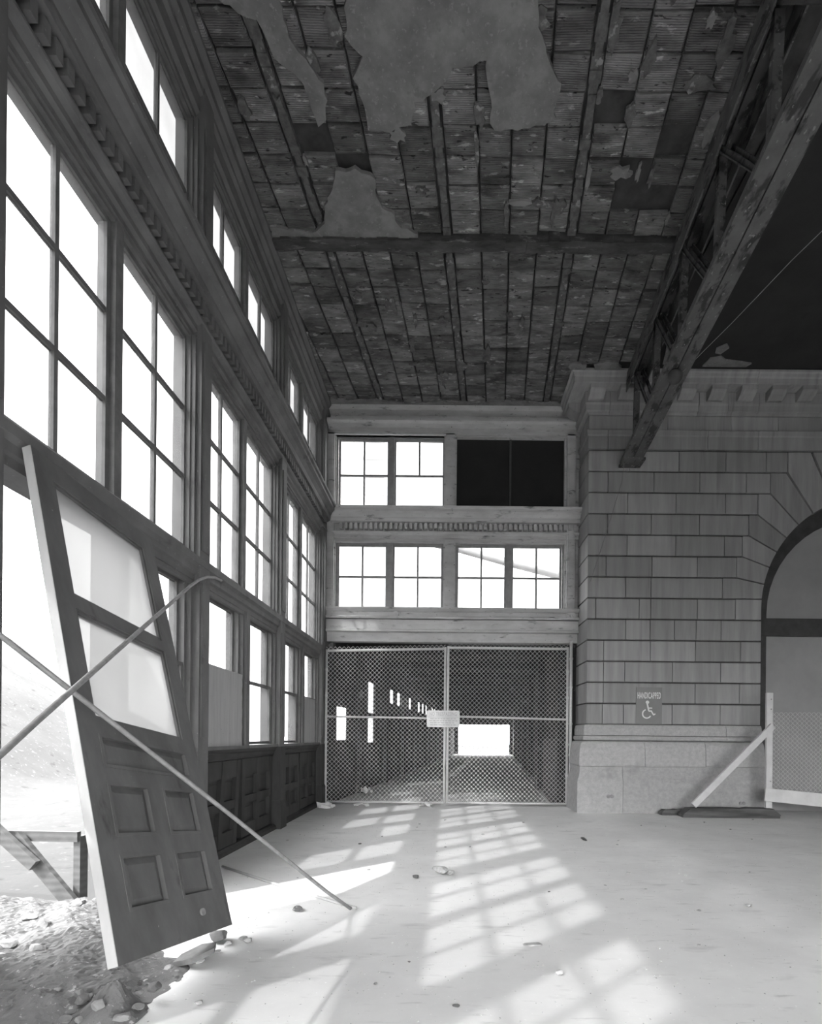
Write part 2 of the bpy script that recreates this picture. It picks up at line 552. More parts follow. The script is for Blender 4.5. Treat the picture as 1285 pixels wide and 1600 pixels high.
# lower windows; the left half of the nearest bay and part of the next are open doorways
low = [(0, -1, 'double-hung lower window far behind the photographer'),
       (0, 1, 'double-hung lower window behind the photographer'),
       (1, -1, 'double-hung lower window beside the open doorway nearest the photographer'),
       (1, 1, 'unseen lower window with a slanting sheet added to shape the sun patch'),
       (2, 1, 'double-hung lower window partly hidden behind the leaning door'),
       (3, -1, 'lower window whose bottom half is boarded with the large plywood sheet'),
       (3, 1, 'clear double-hung lower window right of the large plywood sheet'),
       (4, -1, 'narrow clear double-hung lower window left of the small plywood sheet'),
       (4, 1, 'lower window in the corner with the small plywood sheet')]
for k, s, lab in low:
    m = MULL[k]
    c0, c1 = (m + .17, m + 1.0) if s > 0 else (m - 1.0, m - .17)
    w = window(lab, LW.p((c0 + c1) / 2, 0, 1.19))
    fr = MB()
    for a0, a1 in ((c0 - .115, c0 - .03), (c1 + .03, c1 + .115)):
        LW.mb(fr, a0, a1, -.1, .05, 1.2, 2.80)
    LW.mb(fr, c0 - .03, c1 + .03, -.1, .05, 2.785, 2.80)
    fr.build('frame', 'paint', w)
    cs = MB()
    for a0, a1 in ((c0 - .115, c0 - .07), (c1 + .07, c1 + .115)):
        LW.mb(cs, a0, a1, .05, .09, 1.2, 2.80)
    LW.mb(cs, c0 - .07, c1 + .07, .05, .09, 2.76, 2.80)
    cs.build('casing', 'paint', w)
    LW.box('sill', 'paint', w, c0 - .115, c1 + .115, -.12, .13, 1.165, 1.2)
    LW.sash(w, c0, c1, 2.02, 2.755, 1, 1, 'sash', w=.03, t=-.03)
    if (k, s) == (1, 1):
        MB().prism([(c0 - .03, 1.2), (c1 + .03, 1.2), (c1 + .03, 1.60), (c0 - .03, 1.93)], lambda a_, z_, t_: LW.p(a_, t_, z_), .0, .02).build('sheet', 'plywood', w)  # sheet added out of view, slanted to cut the sun to a sliver
    else:
        LW.sash(w, c0, c1, 1.245, 1.97, 1, 1, 'sash', w=.035, t=.018)
for k, m in enumerate(MULL):
    LW.box('mullion_post', 'paint', wl, m - .055, m + .055, -.1, .12, 0.0 if k == 2 else 1.165, 2.80)

# panelled dado under the lower windows of the two far bays (two loose, sagging leaves each) and plain dado elsewhere
def dado_leaf(a0, a1, z0, z1, tilt, lean, label=None):
    """one panelled leaf with a 2 x 2 grid of sunk panels, sheared by tilt and leaning into the room"""
    def T(a, t, z):
        f = (z - z0) / (z1 - z0)
        return LW.p(a + tilt * (1 - f), t + lean * (1 - f), z)
    def hx(mb, aa0, aa1, t0, t1, zz0, zz1):
        mb.hexa([T(aa0, t0, zz0), T(aa1, t0, zz0), T(aa1, t1, zz0), T(aa0, t1, zz0), T(aa0, t0, zz1), T(aa1, t0, zz1), T(aa1, t1, zz1), T(aa0, t1, zz1)])
    st = .10
    am = (a0 + a1) / 2
    fr = MB()
    for aa0, aa1 in ((a0, a0 + st), (am - st / 2, am + st / 2), (a1 - st, a1)):
        hx(fr, aa0, aa1, .0, .065, z0, z1)
    zm = z0 + (z1 - z0) * .47
    for zz0, zz1 in ((z0, z0 + .16), (zm - .05, zm + .05), (z1 - .20, z1)):
        for aa0, aa1 in ((a0 + st, am - st / 2), (am + st / 2, a1 - st)):
            hx(fr, aa0, aa1, .0, .062, zz0, zz1)
    o = fr.build('dado_frame', 'dado', wl)
    for zz0, zz1 in ((z0 + .16, zm - .05), (zm + .05, z1 - .20)):
        for aa0, aa1 in ((a0 + st, am - st / 2), (am + st / 2, a1 - st)):
            p_ = MB()
            hx(p_, aa0, aa1, .0, .018, zz0, zz1)
            hx(p_, aa0 + .05, aa1 - .05, .018, .030, zz0 + .05, zz1 - .05)
            p_.build('dado_panel', 'dado', o)
    return o
for k in (0, 1, 2, 3, 4):
    m = MULL[k]
    lo_, hi_ = m - 1.09, m + 1.09
    if k == 2:
        lo_ = m + .05
    LW.mould('dado_rail', 'dado', wl, lo_, hi_, [(-.1, 1.04), (.06, 1.04), (.08, 1.07), (.08, 1.11), (.11, 1.13), (.11, 1.165), (-.1, 1.165)])
    LW.box('dado_gap_shade', 'black_boards_and_gap', wl, lo_, hi_, -.1, -.04, 0, 1.04)  # black backing puts deep shade into the gaps between dado leaves
    LW.mould('skirting', 'dado', wl, lo_, hi_, [(-.1, 0), (.12, 0), (.12, .05), (.09, .075), (-.1, .075)])
    if k >= 3:
        t3 = -.20 if k == 3 else -.05
        dado_leaf(lo_ + .02 + (.10 if k == 3 else .02), m - .06, .085, 1.035, t3, .03)
        dado_leaf(m + (-.01 if k == 3 else .0), hi_ - .03, .085, 1.035, -.02 if k == 3 else .015, .0)
    else:
        dado_leaf(lo_ + .03, hi_ - .03, .085, 1.035, 0, 0)

for a0, a1, z1, lab in ((5.315, 6.275, 2.05, 'large grey plywood sheet over the lower half of a window'),
                        (8.93, 9.68, 1.985, 'small grey plywood sheet over the lower half of the corner window')):
    b = MB()
    n0 = 12
    poly = [(a0, 1.2), (a1, 1.2)] + [(a1 + random.uniform(-.018, .006), 1.2 + (z1 - 1.2) * i / n0) for i in range(1, n0)] + [(a1, z1 - .015), (a0, z1)]
    b.prism(poly, lambda a_, z_, t_: LW.p(a_, t_, z_), .092, .104)
    tag(b.build('plywood_sheet', 'plywood'), lab, 'board')

# ------------------------------------------------------------------ back wall
wb = empty('wall_back', (0, 10.42, 3.17), 'weathered timber end wall of small-paned windows above the gate', 'wall', kind='structure')
X0, X1 = -2.40, 2.48
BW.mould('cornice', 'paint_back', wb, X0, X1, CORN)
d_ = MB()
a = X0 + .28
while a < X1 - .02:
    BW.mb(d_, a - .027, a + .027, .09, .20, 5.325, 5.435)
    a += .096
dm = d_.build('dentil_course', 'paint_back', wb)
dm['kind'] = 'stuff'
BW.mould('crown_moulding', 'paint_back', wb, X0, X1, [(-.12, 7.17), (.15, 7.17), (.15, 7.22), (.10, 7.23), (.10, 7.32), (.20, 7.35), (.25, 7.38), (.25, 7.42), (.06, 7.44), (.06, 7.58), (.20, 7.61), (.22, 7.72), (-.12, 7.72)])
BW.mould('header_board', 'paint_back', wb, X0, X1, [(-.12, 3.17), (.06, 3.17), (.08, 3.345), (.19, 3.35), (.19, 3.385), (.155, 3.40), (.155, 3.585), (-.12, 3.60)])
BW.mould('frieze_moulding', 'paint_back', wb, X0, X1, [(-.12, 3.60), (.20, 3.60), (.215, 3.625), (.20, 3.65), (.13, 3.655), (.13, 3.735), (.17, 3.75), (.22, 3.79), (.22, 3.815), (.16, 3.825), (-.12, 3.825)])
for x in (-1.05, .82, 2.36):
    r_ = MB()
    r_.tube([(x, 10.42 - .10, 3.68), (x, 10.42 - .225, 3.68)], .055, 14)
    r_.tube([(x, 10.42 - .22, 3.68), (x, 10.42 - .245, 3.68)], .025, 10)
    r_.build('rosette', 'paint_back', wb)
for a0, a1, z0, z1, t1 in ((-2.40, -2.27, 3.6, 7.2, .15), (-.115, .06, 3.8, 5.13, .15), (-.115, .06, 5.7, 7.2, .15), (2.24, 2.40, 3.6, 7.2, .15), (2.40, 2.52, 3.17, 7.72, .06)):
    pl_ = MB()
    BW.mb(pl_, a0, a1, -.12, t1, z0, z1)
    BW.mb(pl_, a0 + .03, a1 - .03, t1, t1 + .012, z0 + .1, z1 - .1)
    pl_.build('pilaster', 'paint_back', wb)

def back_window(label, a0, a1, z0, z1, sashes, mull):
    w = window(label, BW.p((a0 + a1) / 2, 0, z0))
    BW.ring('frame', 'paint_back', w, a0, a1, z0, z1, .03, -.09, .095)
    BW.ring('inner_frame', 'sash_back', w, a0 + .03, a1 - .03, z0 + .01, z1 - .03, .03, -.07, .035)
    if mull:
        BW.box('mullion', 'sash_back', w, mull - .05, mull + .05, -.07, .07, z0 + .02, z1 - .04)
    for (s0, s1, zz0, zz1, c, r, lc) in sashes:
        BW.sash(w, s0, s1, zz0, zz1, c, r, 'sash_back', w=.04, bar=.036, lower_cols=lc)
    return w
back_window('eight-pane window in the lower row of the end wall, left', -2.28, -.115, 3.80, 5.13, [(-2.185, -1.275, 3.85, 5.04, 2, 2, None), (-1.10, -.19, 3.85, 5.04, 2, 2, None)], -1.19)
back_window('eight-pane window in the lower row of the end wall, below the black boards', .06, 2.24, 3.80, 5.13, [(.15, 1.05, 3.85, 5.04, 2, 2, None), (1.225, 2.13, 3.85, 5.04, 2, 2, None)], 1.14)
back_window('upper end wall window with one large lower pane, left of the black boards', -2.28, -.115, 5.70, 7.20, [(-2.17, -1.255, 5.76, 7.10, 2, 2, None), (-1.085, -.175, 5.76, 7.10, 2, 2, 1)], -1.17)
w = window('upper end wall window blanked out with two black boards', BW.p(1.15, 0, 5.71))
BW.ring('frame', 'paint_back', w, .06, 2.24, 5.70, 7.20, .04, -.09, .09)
BW.box('board', 'black_boards_and_gap', w, .10, 1.135, -.03, 0, 5.73, 7.155)
BW.box('board', 'black_boards_and_gap', w, 1.165, 2.20, -.03, 0, 5.73, 7.155)
BW.box('batten', 'dark_wood', w, 1.13, 1.17, -.03, .02, 5.73, 7.155)

# ------------------------------------------------------------------ ceiling of hollow tiles
CEIL = 7.74
cg = box('ceiling', 'tile_void', None, -2.74, 3.32, -5.0, 10.5, CEIL + .055, CEIL + .25)
tag(cg, 'dark ceiling of exposed hollow tiles with patches of old plaster', 'ceiling', kind='structure')
SH = .09
def sx(x10, y):
    return x10 + SH * (y - 10.11)
FL = [-2.96, -1.364, .215, 1.80, 3.37]
cols = []
for i in range(4):
    lo_, hi_ = FL[i] + .065, FL[i + 1] - .065
    wd = (hi_ - lo_) / 4
    for j in range(4):
        cols.append((lo_ + wd * j, lo_ + wd * (j + 1)))
rows = []
y = 6.99
while y < 10.3:
    rows.append((y, y + .3))
    y += .3
y = 6.77
while y > 4.3:
    rows.append((y - .3, y))
    y -= .3
PATCH = [
    [(-1.06, 4.40), (.62, 4.40), (.76, 4.75), (.84, 4.95), (1.02, 5.18), (1.03, 5.48), (.78, 5.56), (.42, 5.58), (.36, 5.50), (.37, 5.30), (.30, 5.12), (.29, 5.0), (-.02, 5.06), (-.13, 5.2),
     (-.24, 5.28), (-.40, 5.34), (-.46, 5.52), (-.68, 5.60), (-.90, 5.58), (-.92, 5.45), (-.98, 5.15), (-.88, 5.0), (-1.0, 4.85), (-.96, 4.6)],
    [(-1.36, 6.0), (-1.12, 5.98), (-.94, 6.03), (-.90, 6.15), (-.93, 6.28), (-.86, 6.40), (-.72, 6.50), (-.70, 6.62), (-.46, 6.74), (-.46, 6.80), (-2.34, 6.80), (-2.30, 6.66), (-2.1, 6.70), (-1.75, 6.72), (-1.62, 6.6), (-1.55, 6.4), (-1.42, 6.2)],
    [(2.0, 10.1), (1.7, 10.15), (1.1, 10.08), (.5, 10.16), (-.2, 10.1), (-.8, 10.2), (-1.5, 10.08), (-2.0, 10.15), (-2.3, 10.02), (-2.36, 10.4), (2.3, 10.4)],
    [(-2.26, 4.5), (-1.9, 4.45), (-1.55, 4.6), (-1.5, 4.9), (-1.28, 5.2), (-1.32, 5.5), (-1.44, 5.55), (-1.5, 5.2), (-1.7, 5.0), (-1.76, 4.75)],
    [(1.98, 9.1), (2.12, 9.02), (2.28, 9.08), (2.3, 9.22), (2.1, 9.27)],
    [(2.42, 9.06), (2.6, 8.98), (2.82, 9.0), (2.9, 9.14), (2.75, 9.28), (2.5, 9.26)],
]
def inside(px, py, poly):
    r = False
    for i in range(len(poly)):
        (x1, y1), (x2, y2) = poly[i], poly[i - 1]
        if (y1 > py) != (y2 > py) and px < (x2 - x1) * (py - y1) / (y2 - y1) + x1:
            r = not r
    return r
def tile_mesh(wd):
    mb = MB()
    hw, hl = wd / 2 - .006, .15 - .006
    def P(x, y, z):
        return (x + SH * y, y, z)
    c = .012
    mb.v = [P(-hw, -hl, .06), P(hw, -hl, .06), P(hw, hl, .06), P(-hw, hl, .06), P(-hw, -hl, c), P(hw, -hl, c), P(hw, hl, c), P(-hw, hl, c),
            P(-hw + c, -hl + c, 0), P(hw - c, -hl + c, 0), P(hw - c, hl - c, 0), P(-hw + c, hl - c, 0)]
    mb.f = [(0, 1, 2, 3), (8, 11, 10, 9)] + [(i, i + 4, (i + 1) % 4 + 4, (i + 1) % 4) for i in range(4)] + [(i + 4, i + 8, (i + 1) % 4 + 8, (i + 1) % 4 + 4) for i in range(4)]
    me = bpy.data.meshes.new('tile')
    me.from_pydata(mb.v, [], mb.f)
    me.update()
    fix_normals(me)
    me.materials.append(M['tile'])
    return me
TM = tile_mesh(cols[5][1] - cols[5][0])
rng = random.Random(21)
missing = {(7.98, 0)}
holes = [(2.05, 5.98), (2.35, 6.3), (.0, 0.0), (1.45, 6.25), (2.4, 5.6), (-1.05, 5.9), (-1.55, 5.62), (2.15, 6.45), (1.75, 5.55)]
nt_ = 0
for (y0, y1) in rows:
    ym = (y0 + y1) / 2
    for (c0, c1) in cols:
        xm = (c0 + c1) / 2
        X = sx(xm, ym)
        if X < -2.5 or X > 3.12 or (ym > 9.15 and X > 2.28):
            continue
        if any(abs(X - hx_) < .17 and abs(ym - hy_) < .13 for hx_, hy_ in holes):
            continue
        if all(inside(X + dx, ym + dy, PATCH[0]) or inside(X + dx, ym + dy, PATCH[1]) for dx in (-.2, .2) for dy in (-.16, .16)):
            continue
        deep = .022 if rng.random() < .10 else 0.0
        o = put('tile', TM, (X, ym, CEIL - .012 + rng.uniform(-.012, .014) + deep), cg, (rng.uniform(.96, 1.0), rng.uniform(.95, 1.0), 1), (rng.uniform(-.05, .05), rng.uniform(-.04, .04), rng.uniform(-.02, .02)))
        nt_ += 1
for xf in FL[1:4]:
    for (y0, y1) in ((4.2, 6.78), (6.98, 10.3)):
        b = MB()
        ns = 26
        pts = []
        for i in range(ns):
            ya, yb = y0 + (y1 - y0) * i / ns, y0 + (y1 - y0) * (i + 1) / ns
            w_ = .045 + rng.uniform(-.012, .016)
            z_ = CEIL - .004 + rng.uniform(-.012, .012)
            b.hexa([(sx(xf, ya) - w_, ya, z_), (sx(xf, ya) + w_, ya, z_), (sx(xf, yb) + w_, yb, z_), (sx(xf, yb) - w_, yb, z_),
                    (sx(xf, ya) - w_, ya, CEIL + .06), (sx(xf, ya) + w_, ya, CEIL + .06), (sx(xf, yb) + w_, yb, CEIL + .06), (sx(xf, yb) - w_, yb, CEIL + .06)])
        b.build('beam_flange', 'mortar', cg)
b = MB()
for i in range(40):
    xa, xb = -2.36 + 5.5 * i / 40, -2.36 + 5.5 * (i + 1) / 40
    ya, yb = 6.79 + rng.uniform(-.012, .012), 6.95 + rng.uniform(-.012, .012)
    b.box(xa, xb, ya, yb, CEIL - .075 + rng.uniform(-.006, .006), CEIL + .06)
b.build('transverse_rib', 'rib', cg)
for pi_, poly in enumerate(PATCH):
    fine = []
    for i in range(len(poly)):
        (x1, y1), (x2, y2) = poly[i], poly[(i + 1) % len(poly)]
        L_ = math.hypot(x2 - x1, y2 - y1)
        n_ = max(1, int(L_ / .055))
        for q in range(n_):
            f = q / n_
            j_ = .018 if n_ > 1 else 0
            fine.append((x1 + (x2 - x1) * f + rng.uniform(-j_, j_), y1 + (y2 - y1) * f + rng.uniform(-j_, j_)))
    mb = MB().prism(fine, lambda x, y, z: (x, y, z), CEIL - .042, CEIL + .0)
    mb.build('plaster_patch', 'plaster', cg)

for i in range(70):
    front = i % 3 != 0
    ym = rng.uniform(4.5, 6.7) if front else rng.uniform(7.1, 10.0)
    c0, c1 = rng.choice(cols[1:])
    X = sx(c0 if rng.random() < .6 else (c0 + c1) / 2, ym) + rng.uniform(-.06, .06)
    if X < -2.25 or X > 2.9 or (ym > 9.1 and X > 2.2):
        continue
    lx, ly = rng.uniform(.025, .09), rng.uniform(.05, .22)
    if rng.random() < .3:
        lx, ly = ly, lx
    n_ = 14
    ph = [rng.uniform(.55, 1.25) for _ in range(n_)]
    poly = [(X + lx * ph[q] * math.cos(2 * math.pi * q / n_) + SH * ly * math.sin(2 * math.pi * q / n_), ym + ly * ph[q] * math.sin(2 * math.pi * q / n_)) for q in range(n_)]
    MB().prism(poly, lambda x, y, z: (x, y, z), CEIL - rng.uniform(.026, .040), CEIL + .0).build('mortar_smear', rng.choice(['mortar', 'mortar', 'plaster']), cg)

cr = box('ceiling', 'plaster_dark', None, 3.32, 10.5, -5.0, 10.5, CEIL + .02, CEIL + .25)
tag(cr, 'smooth plaster ceiling to the right of the truss, coloured dark for shade', 'ceiling', kind='structure')
for poly in ([(4.34, 8.95), (4.5, 8.9), (4.62, 8.98), (4.9, 9.02), (5.1, 9.06), (5.05, 9.14), (4.3, 9.14)], [(3.5, 8.7), (3.75, 8.55), (3.95, 8.7), (3.9, 9.0), (3.6, 9.1)], [(4.33, 8.72), (4.45, 8.62), (4.53, 8.7), (4.46, 8.84), (4.36, 8.82)]):
    MB().prism(poly, lambda x, y, z: (x, y, z), CEIL - .005, CEIL + .02).build('plaster_patch', 'plaster', cr)

# outer shell of the hall to the right and over the head, unseen and added to keep light out
fr_ = box('wall_far_right_added', 'plaster_dark', None, 10.5, 10.75, -5.0, 10.5, 0, 7.99)
tag(fr_, 'unseen side wall on the right, added to keep that side dark', 'wall', kind='structure')

rw_ = MB()
rw_.box(-2.74, 10.75, -5.25, -5.0, 3.6, 7.99)
for x_ in (-2.6, 1.7, 6.0, 10.4):
    rw_.box(x_ - .14, x_ + .35, -5.25, -5.0, 0, 3.6)
rw_ = rw_.build('wall_rear_added', 'paint_back')  # added unseen; openings keep low frontal light and darken the upper walls
tag(rw_, 'unseen wall added behind the photographer with wide openings', 'wall', kind='structure')
box('rear_panel', 'paint', wl, -2.70, -2.45, -5.0, -2.55, 0, 7.72)  # unseen filler added to close this side to the sky

# ------------------------------------------------------------------ stone pier and arch
wr = empty('wall_right', (4, 9.6, 0), 'banded sandstone pier with deep joints and an arch at right', 'wall', kind='structure')
YF = 9.60
AC, AZ, AR = 7.72, 3.69, 2.10
ZJ = [1.577 + .3815 * k for k in range(14)]
arc = [(AC + (AR + .03) * math.cos(t), AZ + (AR + .03) * math.sin(t)) for t in [math.pi - math.pi * i / 28 for i in range(29)]]
back_poly = [(2.50, .02), (AC - AR - .03, .02)] + arc + [(AC + AR + .03, .02), (10.5, .02), (10.5, 7.74), (2.50, 7.74)]
fnY = lambda x, z, y: (x, y, z)
MB().prism(back_poly, fnY, YF + .05, YF + .95).build('backing', 'joint', wr)
ELB = {4.25: 5.17, 4.63: 5.285, 5.01: 5.385, 5.39: 5.545, 5.77: 5.767, 6.155: 6.05}
def elbow(z):
    for k_, v_ in ELB.items():
        if abs(k_ - z) < .06:
            return v_
    return None
def intr(x, z):
    d = Vector((x - AC, z - AZ)).normalized()
    return (AC + d.x * AR, AZ + d.y * AR)
VJ = [[2.765, 3.147, 4.027, 4.90], [2.78, 4.44, 5.243], [2.78, 3.166, 4.027, 4.90], [2.78, 3.625, 4.44, 5.258], [3.174, 3.617, 4.057, 4.447, 4.90], [2.63, 3.415, 3.625, 4.467, 5.155],
      [3.166, 3.625, 4.918], [2.81, 3.64, 4.46, 5.17], [3.185, 4.065, 4.945, 5.27], [2.83, 3.62, 4.49, 5.385], [3.19, 4.065, 4.96, 5.545], [2.83, 3.66, 4.49, 5.33, 5.767], [3.22, 4.11, 4.96, 5.69]]
CH = .024     # open channel between courses
VG = .006
def stone_prism(poly, y0, y1, name='stone', mat='stone'):
    return MB().prism(poly, fnY, y0, y1).build(name, mat, wr)
def stone_bev(x0, x1, z0, z1, left=False):
    """front block with a chamfered lower and upper arris; the corner block returns along the side"""
    yb = 10.40 if left else YF + .12
    c = .010
    prof = [(yb, z0 + c), (YF + c, z0), (YF, z0 + c), (YF, z1 - c), (YF + c, z1), (yb, z1)]
    return MB().prism([(p_, z_) for p_, z_ in prof], lambda y, z, x: (x, y, z), x0, x1).build('stone', 'stone', wr)
for k in range(13):
    z0, z1 = ZJ[k] + CH / 2, ZJ[k + 1] - CH / 2
    js = VJ[k]
    e0, e1 = elbow(ZJ[k]), elbow(ZJ[k + 1])
    xs_ = [2.48] + js
    for i in range(len(xs_) - 1):
        stone_bev(xs_[i] + (VG if i else 0), xs_[i + 1] - VG, z0, z1, i == 0)
    xl = xs_[-1] + VG
    if e1 is None and k < 12:
        xe = AC - AR
        if z1 <= AZ:
            stone_bev(xl, xe, z0, z1)
        else:
            a_ = [(AC - math.sqrt(AR ** 2 - max(0, zz - AZ) ** 2), zz) for zz in [z0, (z0 + z1) / 2, z1]]
            stone_prism([(xl, z0)] + a_ + [(xl, z1)], YF, YF + .12)
    elif k < 12:
        # elbow stone: radial joints down to the arch
        i1 = intr(e1, ZJ[k + 1])
        if e0 is None:
            lowp = [(xl, z0), (AC - math.sqrt(AR ** 2 - (z0 - AZ) ** 2), z0)]
            i0 = lowp[-1]
            a0_ = math.atan2(i0[1] - AZ, i0[0] - AC)
        else:
            i0 = intr(e0, ZJ[k])
            a0_ = math.atan2(i0[1] - AZ, i0[0] - AC)
            lowp = [(max(xl, 0), z0)] if e0 <= xl + .01 else [(xl, z0), (e0, z0)]
            dx_, dz_ = (i0[0] - e0), (i0[1] - ZJ[k])
            ln = math.hypot(dx_, dz_)
            nx_, nz_ = -dz_ / ln * CH / 2, dx_ / ln * CH / 2
            lowp += [(i0[0] + nx_, i0[1] + nz_)]
        a1_ = math.atan2(i1[1] - AZ, i1[0] - AC)
        arcp = [(AC + AR * math.cos(a0_ + (a1_ - a0_) * f), AZ + AR * math.sin(a0_ + (a1_ - a0_) * f)) for f in (.25, .5, .75)]
        dx_, dz_ = (i1[0] - e1), (i1[1] - ZJ[k + 1])
        ln = math.hypot(dx_, dz_)
        nx_, nz_ = -dz_ / ln * CH / 2, dx_ / ln * CH / 2
        top = [(i1[0] - nx_, i1[1] - nz_), (e1, z1)]
        if e1 > xl + .02:
            top.append((xl, z1))
        poly = lowp + arcp + top
        stone_prism(poly, YF, YF + .12)
    else:
        # crown course: remaining voussoirs up to the key
        e0 = 6.05
        angs = [math.atan2(ZJ[k] - AZ, e0 - AC), math.radians(113), math.radians(99), math.radians(81)]
        stone_bev(xl, 6.07, z0, z1)
        for q in range(3):
            aa, ab = angs[q] - .008, angs[q + 1] + .008
            pin = [(AC + AR * math.cos(t), AZ + AR * math.sin(t)) for t in (aa, (aa + ab) / 2, ab)]
            def up(t):
                r = (z1 - AZ) / math.sin(t)
                return (AC + r * math.cos(t), z1)
            ua, ub = up(aa), up(ab)
            stone_prism(pin + [ub, (max(ua[0], 6.09), z1)] + ([(6.09, z0)] if q == 0 else []), YF - (.03 if q == 2 else 0), YF + .12)
        stone_bev(AC + .42, 10.4, z0, z1)
# jamb and soffit of the arch
mb = MB()
ins = [(AC + AR * math.cos(t), AZ + AR * math.sin(t)) for t in [math.pi - math.pi * i / 28 for i in range(29)]]
out_ = [(AC + (AR + .05) * math.cos(t), AZ + (AR + .05) * math.sin(t)) for t in [math.pi - math.pi * i / 28 for i in range(29)]]
mb.prism([(AC - AR, .0)] + ins + [(AC + AR, 0), (AC + AR + .05, 0)] + out_[::-1] + [(AC - AR - .05, 0)], fnY, YF + .13, YF + .74)
mb.build('arch_reveal', 'joint', wr)

# moulded granite base, stone by stone, returned round the corner
CAP = [(-.1, 1.38), (.06, 1.38), (.06, 1.50), (.045, 1.56), (.02, 1.578), (-.1, 1.578)]
FIL = [(-.1, 1.285), (.045, 1.285), (.075, 1.30), (.085, 1.335), (.075, 1.37), (-.1, 1.378)]
TOR = [(-.1, .83), (.155, .83), (.165, .86)] + [(.05 + .115 * math.cos(t) ** .6 if math.cos(t) > 0 else .05, .86 + .42 * math.sin(t)) for t in [math.pi / 2 * i / 8 for i in range(1, 9)]] + [(-.1, 1.284)]
PLI = [(-.1, .0), (.20, .0), (.20, .55), (.19, .60), (.165, .66), (.15, .74), (.15, .825), (-.1, .828)]
for prof, js, end in ((CAP, [4.98], 5.62), (FIL, [4.98], 5.62), (TOR, [3.49, 4.57], 5.62), (PLI, [3.09], 5.66)):
    xs_ = [2.48] + js + [end]
    for i in range(len(xs_) - 1):
        g_ = .003
        path = [(xs_[i] + g_, YF), (xs_[i + 1] - g_, YF)]
        if i == 0:
            path = [(2.48, 10.25), (2.48, YF), (xs_[1] - g_, YF)]
        MB().sweep(path, prof).build('base_stone', 'granite', wr)
for x, z, r in ((2.86, .30, .035), (5.2, .20, .03)):
    mb = MB().tube([(x - .03, YF - .20, z), (x - .03, YF - .212, z)], r, 12)
    mb.tube([(x + .03, YF - .20, z), (x + .03, YF - .212, z)], r, 12)
    mb.build('pipe_plate', 'conduit', wr)

# entablature of the pier
ARCH = [(-.1, 6.555), (.015, 6.555), (.015, 6.78), (.035, 6.80), (.045, 6.88), (.02, 6.90), (-.1, 6.90)]
FRZ = [(-.1, 6.90), (.0, 6.905), (.0, 7.155), (-.1, 7.155)]
BED = [(-.1, 7.16), (.02, 7.16), (.03, 7.20), (.075, 7.215), (.085, 7.30), (.10, 7.335), (-.1, 7.335)]
BLK = [(-.1, 7.335), (.10, 7.335), (.10, 7.53), (-.1, 7.53)]
COR = [(-.1, 7.53), (.34, 7.53), (.35, 7.535), (.35, 7.62), (.37, 7.64), (.38, 7.68), (.41, 7.70), (.41, 7.735), (-.1, 7.735)]
for prof, js, nm in ((ARCH, [2.82, 4.62, 5.53], 'architrave_stone'), (FRZ, [3.9, 5.05, 5.90], 'frieze_stone'), (BED, [2.83, 4.42, 4.95, 5.5], 'bed_moulding'), (BLK, [2.83, 4.42, 4.95, 5.5], 'cornice_stone'), (COR, [3.30, 5.32], 'corona_stone')):
    xs_ = [2.48] + js + [10.45]
    for i in range(len(xs_) - 1):
        g_ = .004
        path = [(xs_[i] + g_, YF), (xs_[i + 1] - g_, YF)]
        if i == 0:
            path = [(2.48, 10.25), (2.48, YF), (xs_[1] - g_, YF)]
        MB().sweep(path, prof).build(nm, 'stone', wr)
def modillion(x, y, axis):
    prof = [(0, 7.365), (.05, 7.36), (.15, 7.41), (.19, 7.45), (.215, 7.46), (.215, 7.53), (0, 7.53)]
    if axis == 'Y':
        MB().prism(prof, lambda o, z, c: (c, YF - .10 - o, z), x - .135, x + .135).build('modillion', 'stone', wr)
    else:
        MB().prism(prof, lambda o, z, c: (2.48 - .10 - o, c, z), y - .135, y + .135).build('modillion', 'stone', wr)
for i in range(9):
    modillion(2.56 + .53 * i, 0, 'Y')
modillion(0, 9.98, 'X')

# boarding inside the arch
ab_ = empty('arch_boarding', (AC, 10.02, 0), 'grey boards and dark beam filling the stone arch', 'boarding')
tym = [(AC - AR + .002, 3.60)] + [(AC + (AR - .002) * math.cos(t), AZ + (AR - .002) * math.sin(t)) for t in [math.pi - math.pi * i / 24 for i in range(25)]] + [(AC + AR - .002, 3.60)]
MB().prism(tym, fnY, 10.0, 10.03).build('upper_board', 'panel_grey', ab_)
x = AC - AR + .002
for i in range(3):
    box('lower_board', 'panel_grey', ab_, x + .003, x + 1.395, 10.0, 10.03, -.02, 3.27)
    x += 1.398
rin = [(AC + (AR - .30) * math.cos(t), AZ + (AR - .30) * math.sin(t)) for t in [math.pi - math.pi * i / 24 for i in range(25)]]
rou = [(AC + (AR - .004) * math.cos(t), AZ + (AR - .004) * math.sin(t)) for t in [math.pi - math.pi * i / 24 for i in range(25)]]
MB().prism([(AC - AR + .30, .0)] + rin + [(AC + AR - .30, 0), (AC + AR - .004, 0)] + rou[::-1] + [(AC - AR + .004, 0)], fnY, 9.94, 10.0).build('arch_shadow_ring', 'dark_wood', ab_)  # dark ring stands in for the shadow inside the arch edge
box('cross_beam', 'dark_wood', ab_, AC - AR + .002, AC + AR - .002, 9.93, 10.04, 3.27, 3.60)

